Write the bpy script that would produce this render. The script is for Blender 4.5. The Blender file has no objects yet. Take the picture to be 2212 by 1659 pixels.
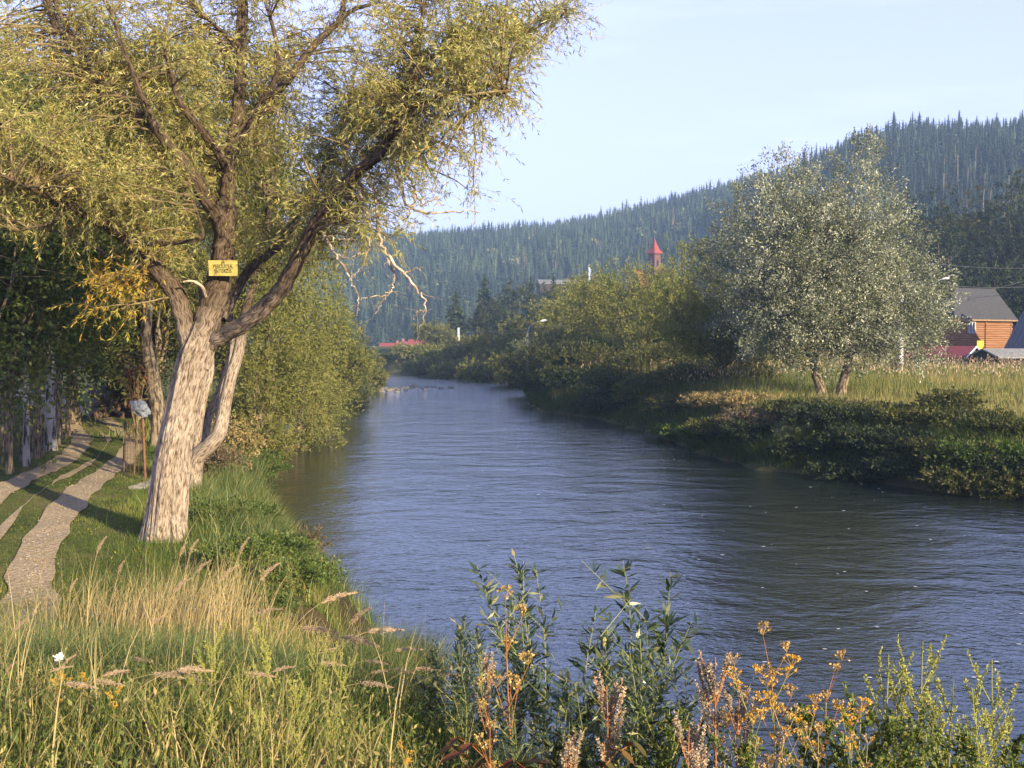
import bpy, math, random
import numpy as np
from mathutils import Vector
rad = math.radians
sc = bpy.context.scene
COL = sc.collection

# ------------------------------------------------------------------ camera, world, sun, exposure
PITCH = rad(2.13); FPX = 1050.0; CAMZ = 5.5
cd = bpy.data.cameras.new('camera'); cam = bpy.data.objects.new('camera', cd); COL.objects.link(cam)
cam.location = (0, 0, CAMZ); cam.rotation_euler = (rad(90) - PITCH, 0, 0)
cd.sensor_width = 36; cd.lens = FPX / 1024 * 36; cd.clip_start = .05; cd.clip_end = 9000
sc.camera = cam
SUN_EL = rad(18); SUN_AZ = math.atan2(.66, -.75)      # azimuth of the sun: x = sin, y = cos
w = bpy.data.worlds.new('World'); sc.world = w; w.use_nodes = True
nt = w.node_tree; nt.nodes.clear()
wo = nt.nodes.new('ShaderNodeOutputWorld'); bg = nt.nodes.new('ShaderNodeBackground')
sky = nt.nodes.new('ShaderNodeTexSky'); sky.sky_type = 'NISHITA'; sky.sun_disc = False
sky.sun_elevation = SUN_EL; sky.sun_rotation = SUN_AZ; sky.air_density = 1.0; sky.dust_density = 0.4; sky.ozone_density = 1.0
tc = nt.nodes.new('ShaderNodeTexCoord'); mp = nt.nodes.new('ShaderNodeMapping'); mp.inputs['Scale'].default_value = (1.2, 1.2, 9)
cn = nt.nodes.new('ShaderNodeTexNoise'); cn.inputs['Scale'].default_value = 2.2; cn.inputs['Detail'].default_value = 5; cn.inputs['Roughness'].default_value = .5
cr = nt.nodes.new('ShaderNodeValToRGB'); cr.color_ramp.elements[0].position = .46; cr.color_ramp.elements[0].color = (0, 0, 0, 1)
cr.color_ramp.elements[1].position = .85; cr.color_ramp.elements[1].color = (1, 1, 1, 1)
mx = nt.nodes.new('ShaderNodeMixRGB'); mx.blend_type = 'MIX'; mx.inputs[2].default_value = (5.0, 6.2, 9.2, 1)
mul = nt.nodes.new('ShaderNodeMath'); mul.operation = 'MULTIPLY_ADD'; mul.inputs[1].default_value = .35; mul.inputs[2].default_value = .3
nt.links.new(tc.outputs['Generated'], mp.inputs[0]); nt.links.new(mp.outputs[0], cn.inputs['Vector'])
nt.links.new(cn.outputs['Fac'], cr.inputs[0]); nt.links.new(cr.outputs[0], mul.inputs[0])
sz_ = nt.nodes.new('ShaderNodeSeparateXYZ'); nt.links.new(tc.outputs['Generated'], sz_.inputs[0])
hz_ = nt.nodes.new('ShaderNodeMapRange'); hz_.inputs[1].default_value = .12; hz_.inputs[2].default_value = .8; hz_.inputs[3].default_value = 2.0; hz_.inputs[4].default_value = .0
nt.links.new(sz_.outputs['Z'], hz_.inputs[0]); mu2 = nt.nodes.new('ShaderNodeMath'); mu2.operation = 'MULTIPLY'; mu2.use_clamp = True
nt.links.new(mul.outputs[0], mu2.inputs[0]); nt.links.new(hz_.outputs[0], mu2.inputs[1]); nt.links.new(mu2.outputs[0], mx.inputs[0])
nt.links.new(sky.outputs[0], mx.inputs[1]); tn = nt.nodes.new('ShaderNodeMixRGB'); tn.blend_type = 'MULTIPLY'; tn.inputs[0].default_value = 1; tn.inputs[2].default_value = (.89, .775, .97, 1); nt.links.new(mx.outputs[0], tn.inputs[1]); nt.links.new(tn.outputs[0], bg.inputs[0]); nt.links.new(bg.outputs[0], wo.inputs[0])
bg.inputs[1].default_value = .12
sl = bpy.data.lights.new('sun', 'SUN'); sl.energy = 5.0; sl.angle = rad(.6); sl.color = (1, .85, .55)
so = bpy.data.objects.new('sun', sl); COL.objects.link(so)
sv = Vector((math.sin(SUN_AZ) * math.cos(SUN_EL), math.cos(SUN_AZ) * math.cos(SUN_EL), math.sin(SUN_EL)))
so.rotation_euler = sv.to_track_quat('Z', 'Y').to_euler(); so.location = (40, -60, 80)
vs = sc.view_settings; vs.view_transform = 'Standard'; vs.look = 'None'; vs.gamma = 1; vs.exposure = 1.22
try:
    sc.cycles.max_bounces = 5; sc.cycles.diffuse_bounces = 2; sc.cycles.glossy_bounces = 3; sc.cycles.transmission_bounces = 3
    sc.cycles.volume_bounces = 0; sc.cycles.transparent_max_bounces = 6; sc.cycles.caustics_reflective = False
    sc.cycles.caustics_refractive = False; sc.cycles.use_denoising = True; sc.cycles.sample_clamp_indirect = 4
except Exception: pass

# ------------------------------------------------------------------ projection helpers (D = 2212 px wide view of the photo)
K = 1024 / 2212.0
cp, sp = math.cos(PITCH), math.sin(PITCH)
def W(dx, dy, y):                          # the point at distance y that shows at picture place (dx, dy)
    a = (dx * K - 512) / FPX; b = -(dy * K - 384) / FPX
    t = y / (cp + sp * b)
    return np.array([a * t, y, CAMZ + (-sp + cp * b) * t])
def G(dx, dy, z):                          # same on the level z
    a = (dx * K - 512) / FPX; b = -(dy * K - 384) / FPX
    t = (z - CAMZ) / (-sp + cp * b)
    return np.array([a * t, (cp + sp * b) * t, z])

# ------------------------------------------------------------------ object helpers
def tag(o, label=None, cat=None, group=None, kind=None):
    if label: o['label'] = label
    if cat: o['category'] = cat
    if group: o['group'] = group
    if kind: o['kind'] = kind
    return o
def empty(name, loc, label, cat, group=None, rz=0):
    o = bpy.data.objects.new(name, None); COL.objects.link(o); o.location = [float(v) for v in loc]; o.rotation_euler = (0, 0, rz)
    o.empty_display_size = .2
    return tag(o, label, cat, group)
def copy_tree(o, parent=None):
    c = o.copy(); COL.objects.link(c)
    if parent: c.parent = parent
    for ch in list(o.children): copy_tree(ch, c)
    return c
def norm(a): return a / np.maximum(np.linalg.norm(a, axis=-1, keepdims=True), 1e-9)

class Geo:
    def __init__(s): s.V = []; s.F = []; s.n = 0; s.sz = []; s.r = []; s.bk = []; s.mi = []
    def add(s, V, F, rnd=None, bk=None, mi=0):
        V = np.asarray(V, float).reshape(-1, 3); F = np.asarray(F, int)
        s.V.append(V); s.F.append((F + s.n).ravel()); s.sz.append(np.full(len(F), F.shape[1]))
        s.r.append(np.full(len(F), .5) if rnd is None else np.broadcast_to(np.asarray(rnd, float), (len(F),)))
        s.bk.append(V.copy() if bk is None else bk); s.mi.append(np.full(len(F), mi)); s.n += len(V)
    def quads(s, V, rnd=None, mi=0): n = len(V); s.add(V.reshape(-1, 3), np.arange(n * 4).reshape(n, 4), rnd, mi=mi)
    def tris(s, V, rnd=None, mi=0): n = len(V); s.add(V.reshape(-1, 3), np.arange(n * 3).reshape(n, 3), rnd, mi=mi)
    def leaves(s, P, D, L, Wd, rng, rnd=None, mi=0, fold=None):
        n = len(P)
        if n == 0: return
        D = norm(D); S = norm(np.cross(D, rng.normal(size=(n, 3)))) if fold is None else norm(np.cross(D, fold))
        L = np.broadcast_to(L, (n,))[:, None]; Wd = np.broadcast_to(Wd, (n,))[:, None]
        V = np.stack([P, P + D * L * .45 + S * Wd / 2, P + D * L, P + D * L * .45 - S * Wd / 2], 1)
        s.quads(V, rng.random(n) if rnd is None else rnd, mi)
    def tubes(s, P, R, sides=3, rnd=None, mi=0, cap=False, shape=None):
        P = np.asarray(P, float); R = np.asarray(R, float)
        if P.ndim == 2: P = P[None]; R = R[None]
        n, k, _ = P.shape
        T = np.empty_like(P); T[:, 1:-1] = P[:, 2:] - P[:, :-2]; T[:, 0] = P[:, 1] - P[:, 0]; T[:, -1] = P[:, -1] - P[:, -2]; T = norm(T)
        m = norm(P[:, -1] - P[:, 0]); ax = np.argmin(np.abs(m), 1); ref = np.eye(3)[ax][:, None, :]
        A = norm(np.cross(T, ref)); B = np.cross(T, A)
        th = np.arange(sides) * 2 * math.pi / sides
        ln = np.concatenate([np.zeros((n, 1)), np.cumsum(np.linalg.norm(np.diff(P, axis=1), axis=2), 1)], 1)
        RR = R[:, :, None] * np.ones(sides)
        if shape is not None: RR = RR * shape(th[None, None, :], ln[:, :, None])
        V = P[:, :, None, :] + RR[..., None] * (A[:, :, None, :] * np.cos(th)[None, None, :, None] + B[:, :, None, :] * np.sin(th)[None, None, :, None])
        bk = np.stack([np.cos(th)[None, None] * R[:, :, None], np.sin(th)[None, None] * R[:, :, None], np.broadcast_to(ln[:, :, None], (n, k, sides))], -1)
        idx = np.arange(n * k * sides).reshape(n, k, sides)
        a = idx[:, :-1]; b = np.roll(a, -1, 2); d = idx[:, 1:]; c = np.roll(d, -1, 2)
        F = np.stack([a, b, c, d], -1).reshape(-1, 4)
        s.add(V.reshape(-1, 3), F, None if rnd is None else np.repeat(np.broadcast_to(rnd, (n,)), (k - 1) * sides), bk.reshape(-1, 3), mi)
        if cap:
            for q in range(n):
                for e in (0, -1):
                    ring = V[q, e]; c0 = P[q, e]; VV = np.vstack([ring, c0[None]])
                    FF = [(i, (i + 1) % sides, sides) for i in range(sides)]
                    s.add(VV, FF, .5, None, mi)
    def box(s, c, sz, rz=0, rnd=None, mi=0, rot=None):
        x, y, z = [v / 2 for v in sz]
        V = np.array([(-x, -y, -z), (x, -y, -z), (x, y, -z), (-x, y, -z), (-x, -y, z), (x, -y, z), (x, y, z), (-x, y, z)])
        if rot is not None: V = V @ np.asarray(rot).T
        cz, szn = math.cos(rz), math.sin(rz)
        V = V @ np.array([[cz, szn, 0], [-szn, cz, 0], [0, 0, 1]]) + np.asarray(c, float)
        s.add(V, [(0, 3, 2, 1), (4, 5, 6, 7), (0, 1, 5, 4), (1, 2, 6, 5), (2, 3, 7, 6), (3, 0, 4, 7)], rnd, mi=mi)
    def merge(s, V, F, r): s.add(V, F, r)
    def mesh(s, name, mats, smooth=False):
        me = bpy.data.meshes.new(name)
        V = np.concatenate(s.V).astype(np.float32); L = np.concatenate(s.F).astype(np.int32); Z = np.concatenate(s.sz).astype(np.int32)
        me.vertices.add(len(V)); me.vertices.foreach_set('co', V.ravel())
        me.loops.add(len(L)); me.loops.foreach_set('vertex_index', L)
        st = np.concatenate([[0], np.cumsum(Z)[:-1]]).astype(np.int32)
        me.polygons.add(len(Z)); me.polygons.foreach_set('loop_start', st); me.polygons.foreach_set('loop_total', Z)
        me.polygons.foreach_set('material_index', np.concatenate(s.mi).astype(np.int32))
        me.polygons.foreach_set('use_smooth', np.full(len(Z), smooth))
        at = me.attributes.new('rnd', 'FLOAT', 'FACE'); at.data.foreach_set('value', np.concatenate(s.r).astype(np.float32))
        bk = me.attributes.new('bk', 'FLOAT_VECTOR', 'POINT'); bk.data.foreach_set('vector', np.concatenate(s.bk).astype(np.float32).ravel())
        for m in (mats if isinstance(mats, (list, tuple)) else [mats]): me.materials.append(m)
        me.update(); me.validate()
        return me
    def build(s, name, mats, parent=None, smooth=False):
        o = bpy.data.objects.new(name, s.mesh(name, mats, smooth)); COL.objects.link(o)
        if parent: o.parent = parent
        return o

# ------------------------------------------------------------------ materials
def mat(name):
    m = bpy.data.materials.new(name); m.use_nodes = True; n = m.node_tree; n.nodes.clear()
    return m, n, (lambda t, **k: _node(n, t, **k))
def _node(n, t, **k):
    x = n.nodes.new('ShaderNode' + t)
    for a, v in k.items():
        if a.startswith('i_'):
            key = a[2:]; x.inputs[int(key) if key.isdigit() else key.replace('_', ' ')].default_value = v
        else: setattr(x, a, v)
    return x
def ramp(N, stops, interp='LINEAR'):
    r = N('ValToRGB'); e = r.color_ramp; e.interpolation = interp
    while len(e.elements) < len(stops): e.elements.new(.5)
    for el, (p, c) in zip(e.elements, stops): el.position = p; el.color = (*c, 1)
    return r
def leafmat(name, stops, trans=.3, rough=.5, var=.15, gloss=.25):
    m, n, N = mat(name); L = n.links.new
    at = N('Attribute', attribute_name='rnd'); r = ramp(N, stops); L(at.outputs['Fac'], r.inputs[0])
    oi = N('ObjectInfo'); hs = N('HueSaturation'); ma = N('MapRange', i_3=1 - var, i_4=1 + var)
    L(oi.outputs['Random'], ma.inputs[0]); L(ma.outputs[0], hs.inputs['Value']); L(r.outputs[0], hs.inputs['Color'])
    p = N('BsdfPrincipled'); p.inputs['Roughness'].default_value = rough; p.inputs['Specular IOR Level'].default_value = gloss
    L(hs.outputs[0], p.inputs['Base Color'])
    t = N('BsdfTranslucent'); hs2 = N('HueSaturation', i_Saturation=1.15, i_Value=1.2); L(hs.outputs[0], hs2.inputs['Color']); L(hs2.outputs[0], t.inputs[0])
    mxx = N('MixShader'); mxx.inputs[0].default_value = trans; L(p.outputs[0], mxx.inputs[1]); L(t.outputs[0], mxx.inputs[2])
    o = N('OutputMaterial'); L(mxx.outputs[0], o.inputs[0])
    return m
def plain(name, col, rough=.7, noise=0, scale=8, col2=None, bump=0, stretch=(1, 1, 1), metal=0, spec=.3):
    m, n, N = mat(name); L = n.links.new
    p = N('BsdfPrincipled'); p.inputs['Roughness'].default_value = rough; p.inputs['Metallic'].default_value = metal; p.inputs['Specular IOR Level'].default_value = spec
    c2 = col2 or tuple(c * .55 for c in col)
    tcn = N('TexCoord'); mpn = N('Mapping'); mpn.inputs['Scale'].default_value = stretch
    nz = N('TexNoise', i_Scale=scale, i_Detail=5); L(tcn.outputs['Object'], mpn.inputs[0]); L(mpn.outputs[0], nz.inputs['Vector'])
    r = ramp(N, [(.35, c2), (.65, col)]); L(nz.outputs['Fac'], r.inputs[0]); L(r.outputs[0], p.inputs['Base Color'])
    if bump:
        b = N('Bump', i_Strength=1.0, i_Distance=bump); L(nz.outputs['Fac'], b.inputs['Height']); L(b.outputs[0], p.inputs['Normal'])
    o = N('OutputMaterial'); L(p.outputs[0], o.inputs[0]); return m
def barkmat(name, light, dark, scale=14, bump=.03, lo=.42, hi=.56, fade=None):
    m, n, N = mat(name); L = n.links.new
    at = N('Attribute', attribute_name='bk'); mpn = N('Mapping'); mpn.inputs['Scale'].default_value = (1, 1, .22)
    L(at.outputs['Vector'], mpn.inputs[0])
    n1 = N('TexNoise', i_Scale=scale, i_Detail=6, i_Roughness=.62, i_Distortion=.15); L(mpn.outputs[0], n1.inputs['Vector'])
    n2 = N('TexNoise', i_Scale=1.3, i_Detail=3); L(at.outputs['Vector'], n2.inputs['Vector'])
    r = ramp(N, [(lo, dark), (hi, light)]); L(n1.outputs['Fac'], r.inputs[0])
    mxx = N('MixRGB', blend_type='MULTIPLY'); mxx.inputs[0].default_value = .6
    r2 = ramp(N, [(.3, (.55, .5, .45)), (.6, (1, 1, 1))]); L(n2.outputs['Fac'], r2.inputs[0])
    L(r.outputs[0], mxx.inputs[1]); L(r2.outputs[0], mxx.inputs[2])
    p = N('BsdfPrincipled'); p.inputs['Roughness'].default_value = .9; p.inputs['Specular IOR Level'].default_value = .15
    if fade:                                   # old pale corky bark low down, darker mossy bark on the upper limbs
        tcn = N('TexCoord'); sx = N('SeparateXYZ'); L(tcn.outputs['Object'], sx.inputs[0]); mr = N('MapRange', i_1=fade[0], i_2=fade[1]); L(sx.outputs['Z'], mr.inputs[0])
        n3 = N('TexNoise', i_Scale=2.5, i_Detail=4); L(at.outputs['Vector'], n3.inputs['Vector']); ad = N('Math', operation='MULTIPLY_ADD', i_1=1.2, i_2=-.6); L(n3.outputs['Fac'], ad.inputs[0])
        ad2 = N('Math', operation='ADD', use_clamp=True); L(ad.outputs[0], ad2.inputs[0]); L(mr.outputs[0], ad2.inputs[1])
        mz = N('MixRGB', blend_type='MULTIPLY'); mz.inputs[2].default_value = (.30, .265, .23, 1); L(ad2.outputs[0], mz.inputs[0]); L(mxx.outputs[0], mz.inputs[1]); mxx = mz
    L(mxx.outputs[0], p.inputs['Base Color'])
    b = N('Bump', i_Strength=1.0, i_Distance=bump); L(n1.outputs['Fac'], b.inputs['Height']); L(b.outputs[0], p.inputs['Normal'])
    o = N('OutputMaterial'); L(p.outputs[0], o.inputs[0]); return m

M = {}
M['willow'] = leafmat('willow_leaf', [(0, (.11, .13, .03)), (.4, (.25, .25, .068)), (.75, (.41, .37, .125)), (.93, (.5, .4, .13)), (1, (.55, .32, .05))], .35, .4, gloss=.4)
M['yellow'] = leafmat('yellow_leaf', [(0, (.2, .2, .04)), (.5, (.4, .3, .05)), (1, (.5, .24, .03))], .35)
M['bank'] = leafmat('bank_willow_leaf', [(0, (.085, .10, .025)), (.5, (.17, .175, .045)), (1, (.27, .235, .065))], .3, .55)
M['birch'] = leafmat('birch_leaf', [(0, (.035, .055, .012)), (.6, (.085, .115, .022)), (.93, (.17, .17, .03)), (1, (.3, .2, .03))], .2, .55)
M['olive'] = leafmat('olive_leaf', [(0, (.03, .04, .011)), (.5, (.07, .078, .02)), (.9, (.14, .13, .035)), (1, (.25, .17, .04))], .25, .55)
M['oliveb'] = leafmat('olive_lit_leaf', [(0, (.06, .08, .02)), (.5, (.155, .165, .04)), (.9, (.29, .26, .07)), (1, (.36, .25, .06))], .3, .55)  # olive leaf lightened so trees look sunlit; the sunlight is in the colour
M['shade'] = leafmat('shade_leaf', [(0, (.022, .032, .01)), (.6, (.05, .062, .018)), (1, (.10, .10, .03))], .2, .6)  # leaf tone between olive and dark, bank shade put into the colour
M['silver'] = leafmat('silver_leaf', [(0, (.08, .095, .05)), (.5, (.19, .205, .12)), (.78, (.4, .41, .28)), (1, (.7, .68, .52))], .22, .4, gloss=.4)
M['silverolive'] = leafmat('silver_olive_leaf', [(0, (.06, .075, .028)), (.5, (.13, .145, .06)), (1, (.24, .24, .11))], .22, .5)
M['dark'] = leafmat('deep_shade_leaf', [(0, (.012, .02, .008)), (.6, (.028, .042, .014)), (1, (.06, .07, .02))], .15, .6)  # darkest leaf copy; the shade of bank and slope is put into its colour
M['spruce'] = leafmat('spruce_needle', [(0, (.018, .03, .016)), (.6, (.04, .06, .03)), (1, (.085, .1, .045))], .05, .7, .3)
M['deadspruce'] = leafmat('dead_spruce', [(0, (.12, .08, .06)), (1, (.2, .13, .1))], .05, .8)
M['herb'] = leafmat('herb_leaf', [(0, (.045, .075, .015)), (.6, (.11, .15, .035)), (.9, (.16, .17, .04)), (1, (.3, .22, .04))], .3, .45)
M['shoot'] = leafmat('shoot_leaf', [(0, (.03, .055, .03)), (.6, (.07, .105, .05)), (.92, (.18, .2, .09)), (1, (.4, .32, .12))], .25, .35, .1, .5)
M['brownleaf'] = leafmat('brown_leaf', [(0, (.14, .05, .025)), (1, (.3, .12, .05))], .25)
M['redleaf'] = leafmat('red_leaf', [(0, (.06, .075, .02)), (.5, (.17, .09, .03)), (1, (.22, .05, .035))], .25)
GR = [(0, (.05, .085, .018)), (.35, (.105, .14, .032)), (.62, (.2, .2, .055)), (.82, (.42, .33, .13)), (1, (.55, .43, .2))]
M['grass'] = leafmat('grass_blade', GR, .3, .6, 0)
M['lush'] = leafmat('lush_blade', [(0, (.045, .08, .025)), (.5, (.095, .14, .04)), (.85, (.2, .2, .07)), (1, (.38, .32, .14))], .3, .55, .12)
M['lawn'] = leafmat('lawn_blade', [(0, (.06, .10, .018)), (.6, (.13, .175, .03)), (1, (.27, .25, .06))], .3, .6, 0)
M['straw'] = leafmat('straw', [(0, (.2, .17, .07)), (.5, (.42, .32, .15)), (1, (.56, .43, .22))], .2, .6, .1)
M['plume'] = leafmat('seed_plume', [(0, (.42, .29, .18)), (1, (.62, .47, .32))], .35, .8, .1)
M['greenstem'] = leafmat('green_stem', [(0, (.2, .22, .05)), (1, (.36, .34, .1))], .15, .6, .1)
M['bud'] = leafmat('bud', [(0, (.2, .23, .05)), (1, (.42, .38, .1))], .2, .7, .1)
M['redstem'] = leafmat('red_stem', [(0, (.3, .1, .04)), (1, (.42, .18, .07))], .05, .6, .1)
M['yflower'] = leafmat('yellow_flower', [(0, (.5, .28, .03)), (1, (.75, .45, .07))], .25, .7, .1)
M['bflower'] = leafmat('brown_flower', [(0, (.3, .16, .04)), (.6, (.5, .33, .1)), (1, (.68, .5, .25))], .2, .8, .1)
M['mugwort'] = leafmat('mugwort_bud', [(0, (.22, .18, .12)), (1, (.5, .38, .25))], .15, .8, .1)
M['white'] = plain('white_petal', (.8, .8, .8), .6)
M['bark'] = barkmat('willow_bark', (.46, .375, .29), (.115, .075, .048), 30, .06, .36, .56, fade=(3.3, 4.9))
M['bark2'] = barkmat('limb_bark', (.46, .375, .29), (.115, .075, .048), 34, .04, .38, .58, fade=(3.3, 4.9))
M['barkd'] = barkmat('dark_bark', (.30, .235, .16), (.06, .045, .03), 12, .03)
M['twig'] = barkmat('twig_bark', (.30, .23, .12), (.14, .1, .055), 20, .002)
M['deadwood'] = barkmat('dead_wood', (.6, .5, .36), (.25, .17, .1), 20, .004)
M['birchbark'] = barkmat('birch_bark', (.42, .40, .36), (.05, .045, .04), 5, .004, .40, .5)

# ------------------------------------------------------------------ river outline and terrain
RIV = np.array([(-2.3, 19), (-3.5, 21.3), (-4.8, 23.8), (-6.1, 29.3), (-8.4, 36), (-12.3, 47), (-14.6, 58), (-17.2, 78), (-20.5, 107), (-17.2, 128),
    (-18, 136), (-26, 150), (-45, 175), (-90, 215), (-140, 250), (-400, 330), (-400, 370), (-140, 290), (-70, 255), (-35, 222), (-15, 192), (-4.2, 170), (.8, 145), (1.6, 119),
    (1.6, 98), (2.5, 86), (6.5, 78), (8.9, 62.4), (9.6, 52), (11, 46), (14.8, 42), (16.2, 38.5), (20, 36.5), (40, 33), (120, 25), (400, 10),
    (400, -20), (120, 4), (40, 9.5), (12, 10.5), (3, 11.2), (.2, 12.2), (-1.2, 15)], float)
def river_sd(x, y):
    x = np.asarray(x, float); y = np.asarray(y, float); d = np.full(x.shape, 1e9); inside = np.zeros(x.shape, bool)
    n = len(RIV)
    for i in range(n):
        ax, ay = RIV[i]; bx, by = RIV[(i + 1) % n]; ex, ey = bx - ax, by - ay
        t = np.clip(((x - ax) * ex + (y - ay) * ey) / (ex * ex + ey * ey), 0, 1)
        d = np.minimum(d, np.hypot(x - ax - t * ex, y - ay - t * ey))
        c = (ay > y) != (by > y)
        with np.errstate(divide='ignore', invalid='ignore'):
            inside ^= c & (x < (bx - ax) * (y - ay) / ((by - ay) if by != ay else 1e-9) + ax)
    return np.where(inside, -d, d)
def wob(x, y, s=1.0):
    return (np.sin(x * .9 * s + 1.3 * np.sin(y * .7 * s)) + np.sin(y * 1.1 * s + 1.7 * np.sin(x * .6 * s + 1)) + .6 * np.sin(x * 2.3 * s + y * 1.9 * s)) / 2.6
def right_side(x, y):                       # 1 on the far (right-hand) bank
    xm = np.interp(y, [0, 11, 20, 36, 50, 60, 80, 110, 150, 190, 240, 300], [400, 400, 18, 8, -1, -3, -5, -9, -12, -25, -90, -400])
    return x > xm
def TZ(x, y):
    x = np.asarray(x, float); y = np.asarray(y, float)
    s = river_sd(x, y) + .35 * wob(x, y, 1.4)
    R = right_side(x, y)
    emb = np.interp(y, [-30, 4.4, 8.5, 13, 18], [4.1, 3.7, 2.8, 1.75, 1.7])
    fr_ = np.clip((x + 1.2) / 1.8, 0, 1); fr_ = fr_ * fr_ * (3 - 2 * fr_) * (y < 16); emb = emb * (1 - fr_) + fr_ * np.interp(y, [-30, 4, 11], [3.5, 3.1, 2.0])
    hl = emb + .12 * wob(x, y, .35) + np.clip(-x - 22, 0, 40) * .03
    mead = np.interp(y, [30, 45, 60, 110, 135, 260], [2.0, 2.1, 2.5, 3.3, 4, 5]) + .12 * wob(x, y, .3)
    rise = np.clip((x - 46 - .05 * np.maximum(0, 250 - y)) / 60, 0, 2) * np.clip((y - 128) / 60, 0, 1.6) * 9
    hr = mead + rise
    h = np.where(R, hr, hl)
    bank = np.where(R, .62 * s, np.where(y < 16, (.62 - .14 * fr_) * s, .95 * s))
    z = np.minimum(h, bank); k = .25; z = np.where(np.abs(h - bank) < k, z - (k - np.abs(h - bank)) ** 2 / (4 * k), z)
    return np.where(s < 0, np.maximum(s * .5, -1.6), z) + np.where(s > .5, .03 * wob(x, y, 3), 0)
def tz(x, y): return float(TZ(np.array([x]), np.array([y]))[0])

def axis(lo, hi, fine_lo, fine_hi, step, grow=1.09):
    a = list(np.arange(fine_lo, fine_hi, step)); s = step
    while a[-1] < hi: s *= grow; a.append(a[-1] + s)
    s = step; b = []; v = fine_lo
    while v > lo: s *= grow; v -= s; b.append(v)
    return np.array(b[::-1] + a)
XS = axis(-2200, 2200, -32, 34, .35, 1.06); YS = axis(-60, 2300, 1, 62, .3, 1.04)
X, Y = np.meshgrid(XS, YS); Z = TZ(X.ravel(), Y.ravel()).reshape(X.shape)
g = Geo(); ny, nx = X.shape; idx = np.arange(nx * ny).reshape(ny, nx)
g.add(np.stack([X, Y, Z], -1), np.stack([idx[:-1, :-1], idx[:-1, 1:], idx[1:, 1:], idx[1:, :-1]], -1).reshape(-1, 4))
m, n, N = mat('ground'); L = n.links.new
tcn = N('TexCoord'); n1 = N('TexNoise', i_Scale=.35, i_Detail=6, i_Roughness=.65); n2 = N('TexNoise', i_Scale=6, i_Detail=6, i_Roughness=.7)
L(tcn.outputs['Object'], n1.inputs['Vector']); L(tcn.outputs['Object'], n2.inputs['Vector'])
r1 = ramp(N, [(.3, (.06, .085, .02)), (.5, (.12, .135, .035)), (.62, (.2, .16, .07)), (.75, (.14, .085, .05))]); L(n1.outputs['Fac'], r1.inputs[0])
r2 = ramp(N, [(.3, (.4, .4, .4)), (.7, (1, 1, 1))]); L(n2.outputs['Fac'], r2.inputs[0])
mm = N('MixRGB', blend_type='MULTIPLY'); mm.inputs[0].default_value = .8; L(r1.outputs[0], mm.inputs[1]); L(r2.outputs[0], mm.inputs[2])
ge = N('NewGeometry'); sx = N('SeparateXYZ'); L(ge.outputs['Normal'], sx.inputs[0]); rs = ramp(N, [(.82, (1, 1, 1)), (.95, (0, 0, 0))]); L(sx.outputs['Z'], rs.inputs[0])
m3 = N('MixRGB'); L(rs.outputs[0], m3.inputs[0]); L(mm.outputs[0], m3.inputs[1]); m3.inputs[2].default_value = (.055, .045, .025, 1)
p = N('BsdfPrincipled', i_Roughness=.95); p.inputs['Specular IOR Level'].default_value = .1; L(m3.outputs[0], p.inputs['Base Color'])
b = N('Bump', i_Strength=1, i_Distance=.06); L(n2.outputs['Fac'], b.inputs['Height']); L(b.outputs[0], p.inputs['Normal'])
o = N('OutputMaterial'); L(p.outputs[0], o.inputs[0]); M['ground'] = m
tag(g.build('ground', M['ground'], smooth=True), 'grassy river banks, meadow and valley floor', None, kind='structure')

# water: one flat sheet at z = 0 (the banks rise out of it)
g = Geo(); g.add([(-420, -60, 0), (420, -60, 0), (420, 380, 0), (-420, 380, 0)], [(0, 1, 2, 3)])
m, n, N = mat('water'); L = n.links.new
tcn = N('TexCoord')
def wn(scale, stretch, detail=3, rot=0, dist=0.0):
    mpn = N('Mapping'); mpn.inputs['Scale'].default_value = stretch; mpn.inputs['Rotation'].default_value = (0, 0, rot)
    x = N('TexNoise', i_Scale=scale, i_Detail=detail, i_Roughness=.55, i_Distortion=dist); L(tcn.outputs['Object'], mpn.inputs[0]); L(mpn.outputs[0], x.inputs['Vector']); return x
a1 = wn(1.5, (.7, 1.3, 1), 4, rad(-12), .5); a2 = wn(5.0, (.8, 1.2, 1), 3, rad(8), .4); a3 = wn(.09, (1, 1, 1), 3, 0, .8); a4 = wn(.3, (.8, 1.2, 1), 2, rad(30), 1.2)
r3 = ramp(N, [(.38, (.14, .14, .14)), (.64, (1, 1, 1))]); L(a3.outputs['Fac'], r3.inputs[0])
# faster, choppier water over the shallows
ps = N('SeparateXYZ'); L(tcn.outputs['Object'], ps.inputs[0])
rf = ramp(N, [(.0, (0, 0, 0)), (.35, (1, 1, 1)), (.6, (1, 1, 1)), (.75, (.3, .3, .3))]); mrn = N('MapRange', i_1=85.0, i_2=200.0); L(ps.outputs['Y'], mrn.inputs[0]); L(mrn.outputs[0], rf.inputs[0])
s1 = N('Math', operation='MULTIPLY'); L(a1.outputs['Fac'], s1.inputs[0]); L(r3.outputs[0], s1.inputs[1])
s2 = N('Math', operation='MULTIPLY_ADD', i_1=.42); L(a2.outputs['Fac'], s2.inputs[0]); L(s1.outputs[0], s2.inputs[2])
s3 = N('Math', operation='MULTIPLY_ADD', i_1=1.6); L(a4.outputs['Fac'], s3.inputs[0]); L(s2.outputs[0], s3.inputs[2])
amp = N('Math', operation='MULTIPLY_ADD', i_1=1.6, i_2=1.0); L(rf.outputs[0], amp.inputs[0])
s4 = N('Math', operation='MULTIPLY'); L(s3.outputs[0], s4.inputs[0]); L(amp.outputs[0], s4.inputs[1])
b = N('Bump', i_Strength=1, i_Distance=.06); L(s4.outputs[0], b.inputs['Height'])
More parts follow.
